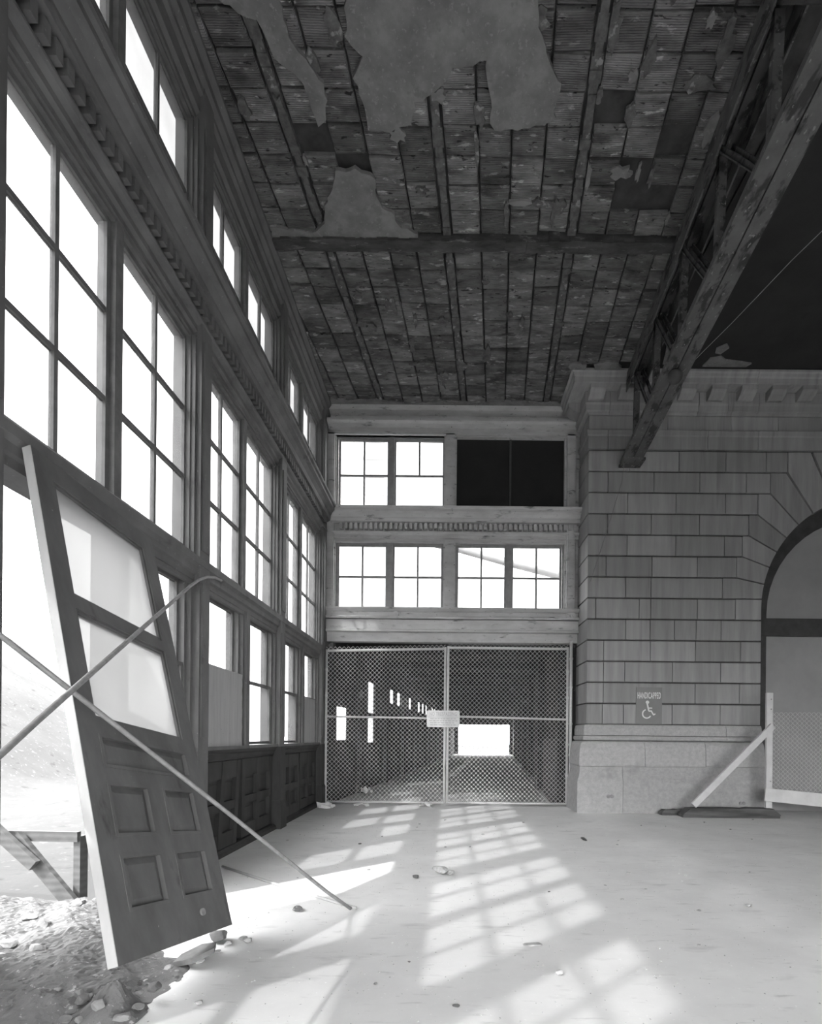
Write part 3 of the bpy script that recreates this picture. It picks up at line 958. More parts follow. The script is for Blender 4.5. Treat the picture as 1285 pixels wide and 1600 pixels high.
# ------------------------------------------------------------------ roof truss
tr = empty('roof_truss', (3.2, 6.5, 6.25), 'riveted steel truss with flaking paint beneath the ceiling, ending on the pier', 'truss')
def tx(y):
    return 3.205 - .086 * (9.5 - y)
YA, YB = -2.8, 9.58
for s, nm in ((-1, 'bottom_chord'), (1, 'bottom_chord')):
    mb = MB()
    mb.bar((tx(YA) + s * .09, YA, 6.29), (tx(YB) + s * .09, YB, 6.29), .165, .07)
    mb.bar((tx(YA) + s * .045, YA, 6.38), (tx(YB) + s * .045, YB, 6.38), .02, .14)
    mb.build(nm, 'steel', tr)
for s in (-1, 1):
    mb = MB()
    mb.bar((tx(YA) + s * .08, YA, 7.66), (tx(9.3) + s * .08, 9.3, 7.66), .14, .04)
    mb.bar((tx(YA) + s * .14, YA, 7.52), (tx(9.3) + s * .14, 9.3, 7.52), .02, .26)
    mb.build('top_chord', 'steel', tr)
nodes = [9.02 - 1.13 * i for i in range(7)]
for y in nodes:
    for s in (-1, 1):
        mb = MB().bar((tx(y) + s * .07, y, 7.6), (tx(y - .92) + s * .06, y - .92, 6.34), .055, .012, (1, 0, 0))
        mb.bar((tx(y) + s * .07, y + .02, 7.6), (tx(y - .92) + s * .06, y - .90, 6.34), .012, .05, (1, 0, 0))
        mb.build('diagonal', 'steel', tr)
    mb = MB().bar((tx(y + .08), y + .08, 7.6), (tx(y + .18), y + .18, 6.34), .09, .06, (0, 1, 0))
    mb.build('vertical', 'steel', tr)
    mb = MB().bar((tx(y) - .15, y - .08, 7.42), (tx(y) - .15, y + .16, 7.42), .012, .2)
    mb.build('gusset', 'steel', tr)
    for q in range(4):
        p_ = Vector((tx(y) - .157, y - .04 + .06 * (q % 2), 7.36 + .12 * (q // 2)))
        MB().tube([p_, p_ + Vector((-.012, 0, 0))], .016, 6).build('rivet', 'steel', tr)
box('bearing_plate', 'steel', tr, 3.02, 3.40, 9.3, 9.6, 6.215, 6.255)
mb = MB()
bc = Vector((tx(7.1) - .02, 7.1, 6.17))
for i in range(7):
    pass
mb.tube([bc + Vector((0, 0, .095 * math.cos(math.pi * i / 8))) for i in range(9)], [max(.004, .095 * math.sin(math.pi * i / 8)) for i in range(9)], 12)
mb.build('round_lamp_boss', 'dark_wood', tr, True)

# loose cables
def cable(name, pts, r, label, sag=0):
    return tag(MB().tube(pts, r, 5).build(name, 'cable'), label, 'cable')
cable('cable', [(3.05, 7.15, 6.22), (3.45, 6.58, 6.48), (3.82, 6.0, 6.745), (4.4, 5.2, 7.1), (5.2, 4.1, 7.74)], .004, 'thin wire slanting from the truss across the smooth dark ceiling')
cable('cable', [(3.06, 9.42, 6.22), (3.03, 9.44, 5.9), (2.77, 9.46, 5.0), (2.60, 9.47, 4.45), (2.50, 9.50, 4.12)], .005, 'thin wire hanging from the truss end down the stone pier')

# ------------------------------------------------------------------ chain link gate
YG = 10.22
def pipe(name, parent, p, q, r, mat='galv'):
    return MB().tube([p, q], r, 10).build(name, mat, parent, True)
def leaf(x0, x1, zl, zr, label):
    t = empty('chain_link_gate', ((x0 + x1) / 2, YG, .05), label, 'gate', 'pair of gate leaves')
    pipe('stile', t, (x0, YG, .05), (x0, YG, zl), .024)
    pipe('stile', t, (x1, YG, .05), (x1, YG, zr), .024)
    pipe('top_rail', t, (x0, YG, zl - .03), (x1, YG, zr - .03), .024)
    pipe('middle_rail', t, (x0, YG, 1.70 + (zl - 3.0) * .3), (x1, YG, 1.68), .020)
    pipe('bottom_rail', t, (x0, YG, .06), (x1, YG, .06), .020)
    for z in (.6, 1.2, 2.1, 2.6):
        xx = x0 if x0 < -1 else x1
        mb = MB().tube([(xx, YG, z - .02), (xx, YG, z + .02)], .033, 10)
        mb.build('clamp', 'galv', t)
    mb = MB()
    d = .084
    ncol = int((x1 - x0) / d)
    d = (x1 - x0) / ncol
    nrow = int(3.02 / d)
    dz = 3.0 / nrow
    r = .0028
    for i in range(ncol):
        xa = x0 + d * i
        for j in range(nrow):
            f0 = j / nrow
            top = lambda x: zl + (zr - zl) * (x - x0) / (x1 - x0) + .04
            for (ua, va, ub, vb) in ((0, 0, .5, .5), (.5, .5, 0, 1), (1, 0, .5, .5), (.5, .5, 1, 1)):
                pa = (xa + ua * d, 0, .07 + (top(xa) - .07) * (j + va) / nrow)
                pb = (xa + ub * d, 0, .07 + (top(xa + d) - .07) * (j + vb) / nrow)
                sgn = 1 if ub > ua else -1
                yo = YG - .03 + (.002 if sgn > 0 else -.002)
                dx, dz_ = pb[0] - pa[0], pb[2] - pa[2]
                ln = math.hypot(dx, dz_)
                nx, nz = -dz_ / ln * r, dx / ln * r
                n = len(mb.v)
                for p_ in (pa, pb):
                    mb.v += [(p_[0] + nx, yo, p_[2] + nz), (p_[0], yo - r, p_[2]), (p_[0] - nx, yo, p_[2] - nz), (p_[0], yo + r, p_[2])]
                mb.f += [(n + q, n + (q + 1) % 4, n + 4 + (q + 1) % 4, n + 4 + q) for q in range(4)]
    me = bpy.data.meshes.new('wire_mesh')
    me.from_pydata(mb.v, [], mb.f)
    me.update()
    fix_normals(me)
    me.materials.append(M['wire'])
    o = put('wire_mesh', me, (0, 0, 0), t)
    o['kind'] = 'stuff'
    return t
leaf(-2.37, -.085, 2.99, 3.05, 'chain-link gate leaf with sagging top rail next to the window wall')
leaf(-.03, 2.27, 3.07, 3.07, 'chain-link gate leaf next to the stone pier')
for x, zt, lab in ((-2.44, 3.04, 'galvanised gate post in the corner by the left wall'), (2.335, 3.17, 'galvanised gate post against the stone pier')):
    t = empty('gate_post', (x, YG, 0), lab, 'post')
    pipe('pole', t, (x, YG, 0), (x, YG, zt), .03)
    MB().tube([(x, YG, zt), (x, YG, zt + .02), (x, YG, zt + .04)], [.034, .03, .008], 10).build('cap', 'galv', t)
    for z in (.35, 1.0, 1.6, 2.3, 2.85):
        MB().tube([(x, YG, z - .018), (x, YG, z + .018)], .038, 10).build('hinge_band', 'galv', t)

def text_mesh(body, size, width=None):
    cu = bpy.data.curves.new('lettering', 'FONT')
    cu.body = body
    cu.size = size
    cu.align_x = 'CENTER'
    cu.space_character = 1.12
    cu.extrude = .0012
    cu.offset = size * .016
    tmp = bpy.data.objects.new('lettering_tmp', cu)
    COL.objects.link(tmp)
    dg = bpy.context.evaluated_depsgraph_get()
    me = bpy.data.meshes.new_from_object(tmp.evaluated_get(dg))
    bpy.data.objects.remove(tmp)
    xs_ = [v.co.x for v in me.vertices]
    zs_ = [v.co.y for v in me.vertices]
    w_, h_ = max(xs_) - min(xs_), max(zs_) - min(zs_)
    x_mid, y_min = (max(xs_) + min(xs_)) / 2, min(zs_)
    sx_ = (width / w_) if width else 1
    sy_ = size / h_
    for v in me.vertices:
        x_, y_, z_ = v.co
        v.co = ((x_ - x_mid) * sx_, -z_, (y_ - y_min) * sy_)
    me.update()
    return me
def lettering(body, parent, x, y, z, height, width, mat):
    me = text_mesh(body, height, width)
    me.materials.clear()
    me.materials.append(M[mat])
    return put('lettering', me, (x, y, z), parent)

# no trespassing sign wired to the gate
sg = empty('warning_sign', (-.115, YG - .05, 1.52), 'white NO TRESPASSING sign wired to the middle of the gate', 'sign')
def rrect(x0, x1, z0, z1, r, n=5):
    pts = []
    for cx_, cz_, a0 in ((x1 - r, z0 + r, -90), (x1 - r, z1 - r, 0), (x0 + r, z1 - r, 90), (x0 + r, z0 + r, 180)):
        for i in range(n + 1):
            t = math.radians(a0 + 90 * i / n)
            pts.append((cx_ + r * math.cos(t), cz_ + r * math.sin(t)))
    return pts
MB().prism(rrect(-.43, .20, 1.51, 1.83, .03), fnY, YG - .062, YG - .050).build('plate', 'sign_white', sg)
lettering('NO TRESPASSING', sg, -.115, YG - .0635, 1.725, .075, .52, 'sign_grey')
mb = MB()
mb.box(-.41, .18, YG - .0635, YG - .062, 1.700, 1.706)
mb.build('rule', 'sign_grey', sg)
for i, (w_, dx) in enumerate(((.50, 0), (.54, .0), (.46, -.02), (.52, .01))):
    z = 1.665 - i * .040
    mb = MB()
    x = -.115 - w_ / 2 + dx
    while x < -.115 + w_ / 2 + dx - .02:
        L_ = random.uniform(.03, .08)
        mb.box(x, min(x + L_, -.115 + w_ / 2 + dx), YG - .0632, YG - .062, z, z + .015)
        x += L_ + .014
    mb.build('small_print', 'sign_grey', sg)

# handicapped sign on the pier
hs = empty('accessibility_sign', (3.605, YF - .01, 1.59), 'grey HANDICAPPED sign with white wheelchair symbol on the pier', 'sign')
MB().box(3.37, 3.84, YF - .014, YF - .004, 1.59, 2.255).build('plate', 'sign_dark', hs)
lettering('HANDICAPPED', hs, 3.605, YF - .0155, 2.05, .115, .42, 'white')
def strip(pts, w_, y0):
    mb = MB()
    n_ = len(pts)
    for i in range(n_ - 1):
        mb.bar((pts[i][0], y0, pts[i][1]), (pts[i + 1][0], y0, pts[i + 1][1]), .003, w_, (0, 0, 1) if abs(pts[i + 1][1] - pts[i][1]) < abs(pts[i + 1][0] - pts[i][0]) else (1, 0, 0))
    return mb
Y_ = YF - .0155
cxw, czw = 3.565, 1.775
mb = MB().prism([(3.575 + .032 * math.cos(2 * math.pi * i / 16), 1.985 + .032 * math.sin(2 * math.pi * i / 16)) for i in range(16)], fnY, Y_ - .001, Y_ + .002)
parts_ = [strip([(3.570, 1.965), (3.600, 1.830)], .026, Y_), strip([(3.595, 1.880), (3.662, 1.880)], .020, Y_), strip([(3.595, 1.828), (3.650, 1.828)], .026, Y_), strip([(3.642, 1.832), (3.690, 1.755)], .024, Y_), strip([(3.685, 1.755), (3.720, 1.778)], .022, Y_)]
arcw = [(cxw + .088 * math.cos(math.radians(t)), czw + .088 * math.sin(math.radians(t))) for t in range(105, 345, 12)]
aw2 = [(cxw + .064 * math.cos(math.radians(t)), czw + .064 * math.sin(math.radians(t))) for t in range(105, 345, 12)]
mb.prism(arcw + aw2[::-1], fnY, Y_ - .001, Y_ + .002)
for s_ in parts_:
    n_ = len(mb.v)
    mb.v += s_.v
    mb.f += [tuple(i + n_ for i in f_) for f_ in s_.f]
mb.build('wheelchair_symbol', 'white', hs)

# ------------------------------------------------------------------ passage beyond the gate
def pq(o, s, z):
    return (o + SH * s, 10.5 + s, z)
def pbox(mb, o0, o1, s0, s1, z0, z1):
    return mb.hexa([pq(o0, s0, z0), pq(o1, s0, z0), pq(o1, s1, z0), pq(o0, s1, z0), pq(o0, s0, z1), pq(o1, s0, z1), pq(o1, s1, z1), pq(o0, s1, z1)])
OL, OR_, LEN = -2.30, 2.15, 30.5
wins = [(.25, 1.15, 1.20, 1.97), (2.85, 3.70, 1.12, 2.76)] + [(5.6 + 1.15 * i, 6.35 + 1.15 * i, 2.30, 2.80) for i in range(12)]
mb = MB()
s = 0.0
for (s0, s1, z0, z1) in wins:
    pbox(mb, OL - .07, OL, s, s0, 0, 3.35)
    pbox(mb, OL - .07, OL, s0, s1, 0, z0)
    pbox(mb, OL - .07, OL, s0, s1, z1, 3.35)
    s = s1
pbox(mb, OL - .07, OL, s, LEN, 0, 3.35)
mb.box(-2.74, OL + .0, 10.46, 10.56, 0, 3.35)
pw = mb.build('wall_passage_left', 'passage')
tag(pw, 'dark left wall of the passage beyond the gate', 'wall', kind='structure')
mb = MB()
for s0 in (1.8, 4.6, 7.4, 10.2, 14, 18):
    pbox(mb, OL, OL + .12, s0, s0 + .22, 0, 3.35)
for q in range(0, len(mb.v), 8):
    m_ = MB()
    m_.hexa(mb.v[q:q + 8])
    m_.build('pier', 'passage', pw)
mb = MB()
pbox(mb, OR_, OR_ + .6, .06, LEN, 0, 3.35)
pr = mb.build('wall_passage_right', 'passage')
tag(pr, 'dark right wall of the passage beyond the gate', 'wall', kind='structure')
for s0 in (3.0, 7.0, 11.0, 16.0, 22.0):
    m_ = MB()
    pbox(m_, OR_ - .16, OR_, s0, s0 + .35, 0, 3.35)
    m_.build('pier', 'passage', pr)
m_ = MB()
pbox(m_, OR_ - .10, OR_, .1, 2.2, 0, 1.30)
m_.build('plinth', 'joint', pr)
mb = MB()
pbox(mb, OL - .4, OR_ + .5, -.03, LEN, 3.35, 3.6)
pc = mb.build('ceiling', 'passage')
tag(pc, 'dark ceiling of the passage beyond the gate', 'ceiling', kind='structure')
for s0 in [1.5 + 2.4 * i for i in range(12)]:
    m_ = MB()
    pbox(m_, OL, OR_, s0, s0 + .2, 3.18, 3.35)
    m_.build('joist', 'passage', pc)
mb = MB()
pbox(mb, OL, OL + .28, LEN - .3, LEN, 0, 3.35)
pbox(mb, OR_ - .25, OR_, LEN - .3, LEN, 0, 3.35)
pbox(mb, OL + .28, OR_ - .25, LEN - .3, LEN, 2.27, 3.35)
pe = mb.build('wall_passage_end', 'passage')
tag(pe, 'end wall of the passage around a bright far opening', 'wall', kind='structure')
for i, (s0, s1, z0, z1) in enumerate(wins):
    lab = ['low bright window just behind the left gate post', 'tall bright window seen through the left gate leaf'][i] if i < 2 else 'small high window in the row along the dark passage'
    w = empty('window_%d' % (wn + 1), pq(OL - .1, s0, z0), lab, 'window', 'row of high passage windows' if i >= 2 else None, 'structure')
    wn += 1
    m_ = MB()
    pbox(m_, OL - .065, OL - .02, s0, s0 + .04, z0, z1)
    pbox(m_, OL - .065, OL - .02, s1 - .04, s1, z0, z1)
    pbox(m_, OL - .065, OL - .02, s0 + .04, s1 - .04, z0, z0 + .04)
    pbox(m_, OL - .065, OL - .02, s0 + .04, s1 - .04, z1 - .04, z1)
    if i == 1:
        pbox(m_, OL - .065, OL - .02, s0 + .04, s1 - .04, 1.84, 1.92)
    m_.build('frame', 'passage', w)
    m_ = MB()
    pbox(m_, OL - .045, OL - .041, s0 + .035, s1 - .035, z0 + .035, z1 - .035)
    m_.build('pane', 'glass', w)

# things seen outside through the glass
fb = empty('far_building', (6.5, 75, 0), 'pale low building in the bright opening ending the passage', 'building')
box('wall', 'far', fb, 2.0, 7.6, 75, 82, 0, 9)
for i in range(3):
    box('ledge', 'far', fb, 1.95, 7.65, 74.9, 75.0, 2.3 + 2.2 * i, 2.55 + 2.2 * i)
tw = empty('far_tower', (-8.8, 60, 0), 'faint pale tower with ledges seen through the upper end wall window', 'tower')
box('shaft', 'far', tw, -9.9, -7.6, 60, 63, 0, 46)
for i in range(7):
    box('ledge', 'far', tw, -10.0, -7.5, 59.9, 60, 26.5 + 2.0 * i, 26.8 + 2.0 * i)
sp_ = empty('sloping_pipe', (1.5, 14, 3.6), 'pale sloping pipe outside, crossing the window below the black boards', 'pipe')
MB().tube([(-.6, 14, 6.45), (.25, 14, 6.27), (1.5, 14, 5.93), (3.6, 14, 5.42)], .10, 10).build('tube', 'far', sp_, True)
for x_, z_ in ((-.05, 6.33), (3.35, 5.48)):
    MB().tube([(x_, 14, 3.58), (x_, 14, z_)], .045, 8).build('strut', 'far', sp_)

# ------------------------------------------------------------------ leaning door
ld = empty('glazed_door', (-1.5, 3.0, 0), 'tall unhinged glazed panel door leaning by the open doorway', 'door')
BR = Vector((-1.397, 3.449, .097))
U = Vector((-.115, -1.0, .160)).normalized()       # towards the near (left) edge
V = Vector((-.885, .50, 2.80))
V = (V - U * V.dot(U)).normalized()                # up the stiles
Nn = V.cross(U).normalized()
if Nn.x < 0:
    Nn = -Nn
DW, DH, DT = 1.022, 2.86, .052
def dp(u, v, n):
    """u from the far edge, v from the bottom, n out of the door's face"""
    return BR + U * u + V * v + Nn * n
def dbox(mb, u0, u1, v0, v1, n0, n1):
    return mb.hexa([dp(u0, v0, n0), dp(u1, v0, n0), dp(u1, v1, n0), dp(u0, v1, n0), dp(u0, v0, n1), dp(u1, v0, n1), dp(u1, v1, n1), dp(u0, v1, n1)])
def dpart(name, mat, u0, u1, v0, v1, n0=-DT, n1=0.0):
    m_ = MB()
    dbox(m_, u0, u1, v0, v1, n0, n1)
    return m_.build(name, mat, ld)
st = .128
LV = [0, .23, .515, .61, .90, .98, 1.165, 1.255, 1.90, 1.985, 2.72, DH]   # rail edges up the door
dpart('stile', 'door', 0, st, 0, DH)
dpart('stile', 'door', DW - st, DW, 0, DH)
dpart('sunlit_edge_strip', 'lit_edge', DW, DW + .004, 0, DH, -DT, -.001)  # pale strip paints sunlight onto the near edge
for i in range(0, 12, 2):
    dpart('rail', 'door', st, DW - st, LV[i], LV[i + 1])
um = DW / 2
for i in (1, 3):
    dpart('mid_stile', 'door', um - .06, um + .06, LV[i], LV[i + 1])
def sunk(u0, u1, v0, v1):
    m_ = MB()
    dbox(m_, u0, u1, v0, v1, -.040, -.026)
    b_ = .055
    n0 = len(m_.v)
    # raised field with sloping margins
    outer = [dp(u0 + .012, v0 + .012, -.026), dp(u1 - .012, v0 + .012, -.026), dp(u1 - .012, v1 - .012, -.026), dp(u0 + .012, v1 - .012, -.026)]
    inner = [dp(u0 + b_, v0 + b_, -.010), dp(u1 - b_, v0 + b_, -.010), dp(u1 - b_, v1 - b_, -.010), dp(u0 + b_, v1 - b_, -.010)]
    m_.v += [tuple(q) for q in outer + inner]
    m_.f += [(n0 + 4, n0 + 5, n0 + 6, n0 + 7)] + [(n0 + i, n0 + (i + 1) % 4, n0 + 4 + (i + 1) % 4, n0 + 4 + i) for i in range(4)]
    o_ = m_.build('panel', 'door', ld)
    mo = MB()
    w_ = .018
    dbox(mo, u0, u1, v0, v0 + w_, -.026, .004)
    dbox(mo, u0, u1, v1 - w_, v1, -.026, .004)
    dbox(mo, u0, u0 + w_, v0 + w_, v1 - w_, -.026, .004)
    dbox(mo, u1 - w_, u1, v0 + w_, v1 - w_, -.026, .004)
    mo.build('panel_moulding', 'door', o_)
for i in (1, 3):
    sunk(st, um - .06, LV[i], LV[i + 1])
    sunk(um + .06, DW - st, LV[i], LV[i + 1])
sunk(st, DW - st, LV[5], LV[6])
for i in (7, 9):
    m_ = MB()
    dbox(m_, st - .005, DW - st + .005, LV[i] - .005, LV[i + 1] + .005, -.032, -.026)
    m_.build('glass_pane', 'door_glass', ld)
    m_ = MB()
    w_ = .016
    u0, u1, v0, v1 = st, DW - st, LV[i], LV[i + 1]
    dbox(m_, u0, u1, v0, v0 + w_, -.05, -.008)
    dbox(m_, u0, u1, v1 - w_, v1, -.05, -.008)
    dbox(m_, u0, u0 + w_, v0 + w_, v1 - w_, -.05, -.008)
    dbox(m_, u1 - w_, u1, v0 + w_, v1 - w_, -.05, -.008)
    m_.build('glazing_bead', 'lit_edge' if False else 'door', ld)
m_ = MB().tube([dp(.30, .13, 0), dp(.30, .13, .012)], .022, 10)
m_.build('lock_rose', 'conduit', ld)

# ------------------------------------------------------------------ poles and conduits
def rod(pts, r, label, mat='conduit'):
    return tag(MB().tube(pts, r, 9).build('conduit_rod', mat, None, True), label, 'rod')
rod([(-.93, -.60, .02), (-1.600, 2.05, 1.367), (-2.205, 4.50, 2.585), (-2.262, 4.78, 2.72), (-2.315, 5.05, 2.825), (-2.36, 5.32, 2.90), (-2.375, 5.50, 2.925)], .0125,
    'bent grey conduit slanting up across the leaning door to the sill beam')
e2 = Vector((-.735, 4.03, .018))
s2 = Vector((-1.913, 2.45, 1.654))
d2 = s2 - e2
rod([tuple(e2 - d2 * .0 + Vector((.0, .0, 0))), tuple(e2 + d2 * .12 + Vector((0, 0, -.012))), tuple(e2 + d2 * .5), tuple(s2), tuple(e2 + d2 * 1.44)], .013,
    'long straight conduit propped diagonally in front of the leaning door')
rod([(-.70, 4.06, .014), (-1.35, 4.55, .014), (-2.25, 5.30, .014)], .012, 'thin pale rod lying on the floor beyond the leaning door', mat='rod_pale')

# ------------------------------------------------------------------ rubble, stones and litter
def hn(x, y):
    return (math.sin(x * 7.1 + y * 3.3) + math.sin(x * 13.7 - y * 9.1) * .6 + math.sin(y * 17.3 + x * 4.1) * .4 + math.sin(x * 29 + y * 23) * .25) / 2.2
mb = MB()
nx, ny = 130, 130
xa, xb, ya, yb = -3.4, -1.35, 2.0, 4.3
for j in range(ny):
    for i in range(nx):
        x, y = xa + (xb - xa) * i / (nx - 1), ya + (yb - ya) * j / (ny - 1)
        edge = max(0.0, min(1.0, (-1.50 - x + .12 * math.sin(y * 5) - max(0, y - 3.1) * .75) / .55)) * max(0.0, min(1.0, (y - 2.15) / .35)) * max(0, min(1, (4.25 - y) / .4))
        edge = max(0.0, min(1.0, edge + .35 * hn(x * 2.1, y * 2.3) * edge * (1 - edge) * 2))
        h = .15 * math.exp(-((x + 1.56) ** 2 + (y - 2.49) ** 2) / .011) * (1 + .35 * hn(x * 4, y * 4)) + .13 * edge + .035 * hn(x, y) * edge + .010 * hn(x * 3.3 + 1, y * 3.1) * edge + .007 * random.uniform(-1, 1) * edge
        mb.v.append((x, y, h - .012 if edge > 0.02 or h > .02 else -.04))
for j in range(ny - 1):
    for i in range(nx - 1):
        mb.f.append((j * nx + i, j * nx + i + 1, (j + 1) * nx + i + 1, (j + 1) * nx + i))
hp = mb.build('dirt_heap', 'dirt')
tag(hp, 'spilled heap of dirt and broken plaster around the foot of the door', 'dirt', kind='stuff')

def rock_mesh(name, seed, rough=.25, flat=.6):
    r_ = random.Random(seed)
    bm = bmesh.new()
    bmesh.ops.create_icosphere(bm, subdivisions=2, radius=.5)
    planes = [(Vector((r_.gauss(0, 1), r_.gauss(0, 1), r_.gauss(0, 1))).normalized(), r_.uniform(.26, .42)) for _ in range(9)]
    for v in bm.verts:
        for nrm, dd in planes:
            k = v.co.dot(nrm)
            if k > dd:
                v.co -= nrm * (k - dd)
        v.co += Vector((r_.uniform(-1, 1), r_.uniform(-1, 1), r_.uniform(-1, 1))) * .015
        v.co.z *= flat
    zmin = min(v.co.z for v in bm.verts)
    for v in bm.verts:
        v.co.z -= zmin
    me = bpy.data.meshes.new(name)
    bm.to_mesh(me)
    bm.free()
    return me
ROCKS = []
for i in range(5):
    me = rock_mesh('rubble_stone', i + 3, flat=.45 + .1 * i)
    me.materials.append(M['rubble'])
    ROCKS.append(me)
def stone(x, y, z, s, label, cat='stone', name='rubble_stone', group=None, k=0, mat=None, sc=(1, 1, 1)):
    me = ROCKS[k % 5]
    if mat:
        me = me.copy()
        me.materials.clear()
        me.materials.append(M[mat])
    return tag(put(name, me, (x, y, z), None, (s * sc[0], s * sc[1], s * sc[2]), (0, 0, random.uniform(0, 6))), label, cat, group)
stone(-.075, 5.17, 0, .20, 'largest lump of broken masonry alone in the middle of the floor', k=1, sc=(1.1, .8, .8), mat='chip')
stone(.03, 5.10, 0, .09, 'small lump touching the largest masonry lump on the floor', k=2, mat='chip')
stone(-.30, 5.02, 0, .10, 'flat flake left of the largest masonry lump', k=0, sc=(1.3, .8, .3))
stone(-1.14, 4.03, 0, .10, 'dark clod on the floor near the end of the long conduit', k=3, sc=(1.2, .8, .5), mat='dirt')
stone(1.78, 6.95, 0, .16, 'dark splinter on the open floor before the stone pier', k=0, sc=(1.6, .5, .25), mat='wood_old')
stone(.55, 3.40, 0, .10, 'flat pale flake on the bare floor far from the door', k=0, sc=(1.4, .8, .25), mat='chip')
stone(.63, 2.98, 0, .05, 'small white pebble on the bare floor far from the door', k=2, mat='chip')
stone(-1.46, 3.40, 0, .13, 'stone wedged under the far lower corner of the leaning door', k=4, sc=(1.1, 1, .80))
# slab by the door foot
mb = MB().prism([(-1.56, 3.02), (-1.44, 3.0), (-1.36, 3.10), (-1.40, 3.22), (-1.50, 3.25), (-1.57, 3.14)], lambda x, y, z: (x, y, z + (x + 1.57) * .25), .0, .03)
tag(mb.build('broken_slab', 'rubble'), 'broken flat slab lying beside the foot of the leaning door', 'slab')
rr = random.Random(5)
for i in range(46):
    x, y = rr.uniform(-2.9, -1.62), rr.uniform(2.35, 3.9)
    if y > 3.0 and x > -1.85:
        continue
    stone(x, y, .07 + .02 * rr.random(), rr.uniform(.03, .11), 'small rubble stone in the dirt at the open doorway', group='rubble at the doorway', k=i, mat='chip' if i % 4 == 0 else None)
for i in range(14):
    t = rr.uniform(0, 6.28)
    d_r = rr.uniform(.06, .22)
    stone(-1.56 + d_r * math.cos(t), 2.49 + d_r * math.sin(t), .10 - d_r * .3, rr.uniform(.035, .08), 'rubble stone packed under the near lower corner of the leaning door', group='rubble under the door corner', k=i)
for i in range(16):
    f = i / 15
    x, y = -1.72 + .42 * f + rr.uniform(-.06, .06), 2.62 + .78 * f + rr.uniform(-.06, .06)
    stone(x, y, .0, rr.uniform(.04, .09), 'pale broken plaster lump along the lower edge of the leaning door', group='plaster lumps below the door', k=i, mat='chip', sc=(1, 1, .6))
for i in range(60):
    x, y = rr.uniform(-2.2, 5.2), rr.uniform(2.6, 8.8)
    stone(x, y, 0, rr.choice([.02, .025, .03, .04, .05]), 'tiny loose chip scattered on the open floor', 'chip', 'floor_chip', 'chips on the open floor', i, 'chip' if i % 3 else 'dirt', (1, 1, .5))
mb = MB()
for i in range(1500):
    x, y = rr.uniform(-2.0, 5.8), 2.4 + 6.8 * rr.random() ** 1.3
    if x > .3 and rr.random() < .35:
        pass
    s = rr.uniform(.003, .007)
    t = rr.uniform(0, 6.28)
    n = len(mb.v)
    for q in range(3):
        mb.v.append((x + s * math.cos(t + q * 2.1), y + s * math.sin(t + q * 2.1), .0))
    mb.v.append((x, y, s * .8))
    mb.f += [(n, n + 1, n + 3), (n + 1, n + 2, n + 3), (n + 2, n, n + 3), (n, n + 2, n + 1)]
gt = mb.build('floor_grit', 'chip')
tag(gt, 'fine plaster grit sprinkled over the concrete floor', 'grit', kind='stuff')
def paper(x, y, w_, d_, label, seed, rz=0, h=.02):
    r_ = random.Random(seed)
    mb = MB()
    n = 5
    for sgn in (0, 1):
        for j in range(n):
            for i in range(n):
                u, v = i / (n - 1) - .5, j / (n - 1) - .5
                r_2 = random.Random(seed * 100 + j * n + i)
                mb.v.append((x + (u * math.cos(rz) - v * math.sin(rz) * .9) * w_, y + (u * math.sin(rz) + v * math.cos(rz)) * d_, .004 + h * r_2.random() + .003 * sgn))
    for j in range(n - 1):
        for i in range(n - 1):
            a_ = j * n + i
            mb.f.append((a_, a_ + n, a_ + n + 1, a_ + 1))
            b_ = a_ + n * n
            mb.f.append((b_, b_ + 1, b_ + n + 1, b_ + n))
    ring = [i for i in range(n)] + [j * n + n - 1 for j in range(1, n)] + [(n - 1) * n + i for i in range(n - 2, -1, -1)] + [j * n for j in range(n - 2, 0, -1)]
    for q in range(len(ring)):
        a_, b_ = ring[q], ring[(q + 1) % len(ring)]
        mb.f.append((a_, b_, b_ + n * n, a_ + n * n))
    return tag(mb.build('paper_scrap', 'paper'), label, 'paper')
paper(-1.64, 10.02, .30, .16, 'crumpled white scrap at the foot of the left gate leaf', 3, .2, .07)
paper(-.42, 10.05, .22, .16, 'crumpled white scrap below the gate centre', 4, -.3, .08)
paper(-2.22, 9.62, .28, .22, 'torn white litter heaped in the corner by the gate post', 5, .5, .12)
paper(-1.95, 8.55, .07, .06, 'tiny white scrap on the floor before the corner dado', 6, 0, .02)
paper(-1.88, 12.2, .22, .3, 'pale triangular scrap on the passage floor by the left wall', 8, .6, .18)
paper(-.95, 15.2, 1.0, .5, 'white sheet lying on the passage floor beyond gate', 9, .1, .02)

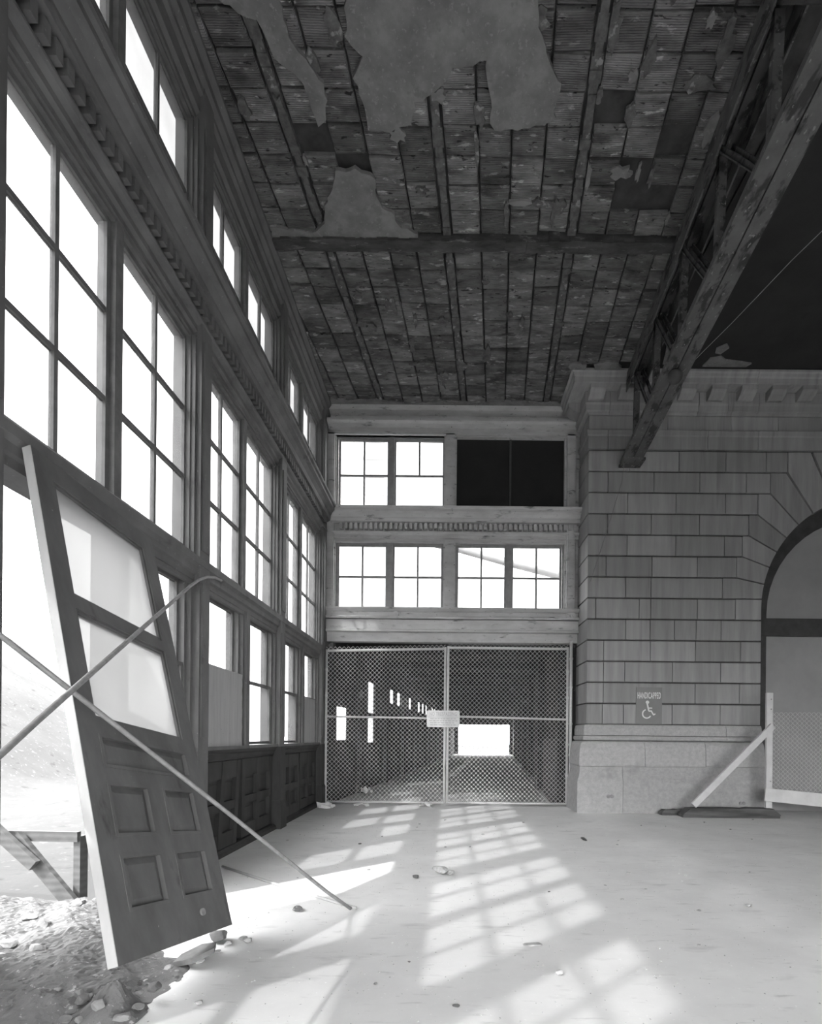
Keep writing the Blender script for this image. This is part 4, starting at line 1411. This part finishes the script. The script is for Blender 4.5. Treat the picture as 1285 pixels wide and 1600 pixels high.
# ------------------------------------------------------------------ timber brace at the right
YT = 9.08
bt = empty('timber_brace', (5.45, YT, .17), 'pale two-by-four post with diagonal brace at the arch jamb', 'brace')
MB().bar((5.47, YT, .165), (5.47, YT, 2.13), .105, .045, (0, 1, 0)).build('post', 'wood_new', bt)
MB().bar((5.51, YT - .045, 1.57), (4.17, YT - .045, .200), .045, .105, (0, 0, 1)).build('diagonal', 'wood_new', bt)
MB().bar((5.38, YT - .05, .40), (7.6, YT - .55, .22), .04, .22).build('bottom_rail', 'wood_new', bt)
for z in (.62, 1.55, 1.85, 2.02):
    MB().tube([(5.49, YT - .023, z), (5.49, YT - .028, z)], .011, 8).build('nail_head', 'conduit', bt)
wf = MB()
d = .07
for i in range(30):
    for j in range(18):
        x, z = 5.53 + d * i, .45 + .075 * j
        for (p_, q_) in (((0, 0), (.5, .5)), ((.5, .5), (0, 1)), ((1, 0), (.5, .5)), ((.5, .5), (1, 1))):
            a_ = (x + p_[0] * d, YT + .01 - (x - 5.53) * .2, z + p_[1] * .075)
            b_ = (x + q_[0] * d, YT + .01 - (x - 5.53) * .2, z + q_[1] * .075)
            wf.tube([a_, b_], .0026, 3, False)
o = wf.build('wire_netting', 'wire', bt)
o['kind'] = 'stuff'
def timber(x0, x1, y0, y1, z0, z1, label, seed):
    r_ = random.Random(seed)
    mb = MB()
    n = 14
    for i in range(n + 1):
        x = x0 + (x1 - x0) * i / n
        tp = .35 if i in (0, n) else 1
        j_ = lambda: r_.uniform(-.008, .008)
        mb.v += [(x + r_.uniform(-.02, .02), y0 + j_(), z0), (x, y1 + j_(), z0), (x + r_.uniform(-.02, .02), y1 + j_(), z0 + (z1 - z0) * tp + j_()), (x, y0 + j_(), z0 + (z1 - z0) * tp + j_())]
    for i in range(n):
        for k in range(4):
            a_, b_ = i * 4 + k, i * 4 + (k + 1) % 4
            mb.f.append((a_, b_, b_ + 4, a_ + 4))
    mb.f += [(0, 3, 2, 1), (n * 4, n * 4 + 1, n * 4 + 2, n * 4 + 3)]
    return tag(mb.build('old_timber', 'wood_old'), label, 'timber')
timber(3.98, 5.62, 8.97, 9.20, 0, .155, 'split dark timber on the floor carrying the brace post', 1)
timber(3.70, 4.6, 9.21, 9.33, 0, .10, 'shorter rotten timber tucked behind the split dark timber', 2)

# ------------------------------------------------------------------ barricade outside the doorway
sw = empty('plank_barricade', (-3.1, 4.0, -.03), 'pale plank barricade standing outside the open doorway', 'barricade')
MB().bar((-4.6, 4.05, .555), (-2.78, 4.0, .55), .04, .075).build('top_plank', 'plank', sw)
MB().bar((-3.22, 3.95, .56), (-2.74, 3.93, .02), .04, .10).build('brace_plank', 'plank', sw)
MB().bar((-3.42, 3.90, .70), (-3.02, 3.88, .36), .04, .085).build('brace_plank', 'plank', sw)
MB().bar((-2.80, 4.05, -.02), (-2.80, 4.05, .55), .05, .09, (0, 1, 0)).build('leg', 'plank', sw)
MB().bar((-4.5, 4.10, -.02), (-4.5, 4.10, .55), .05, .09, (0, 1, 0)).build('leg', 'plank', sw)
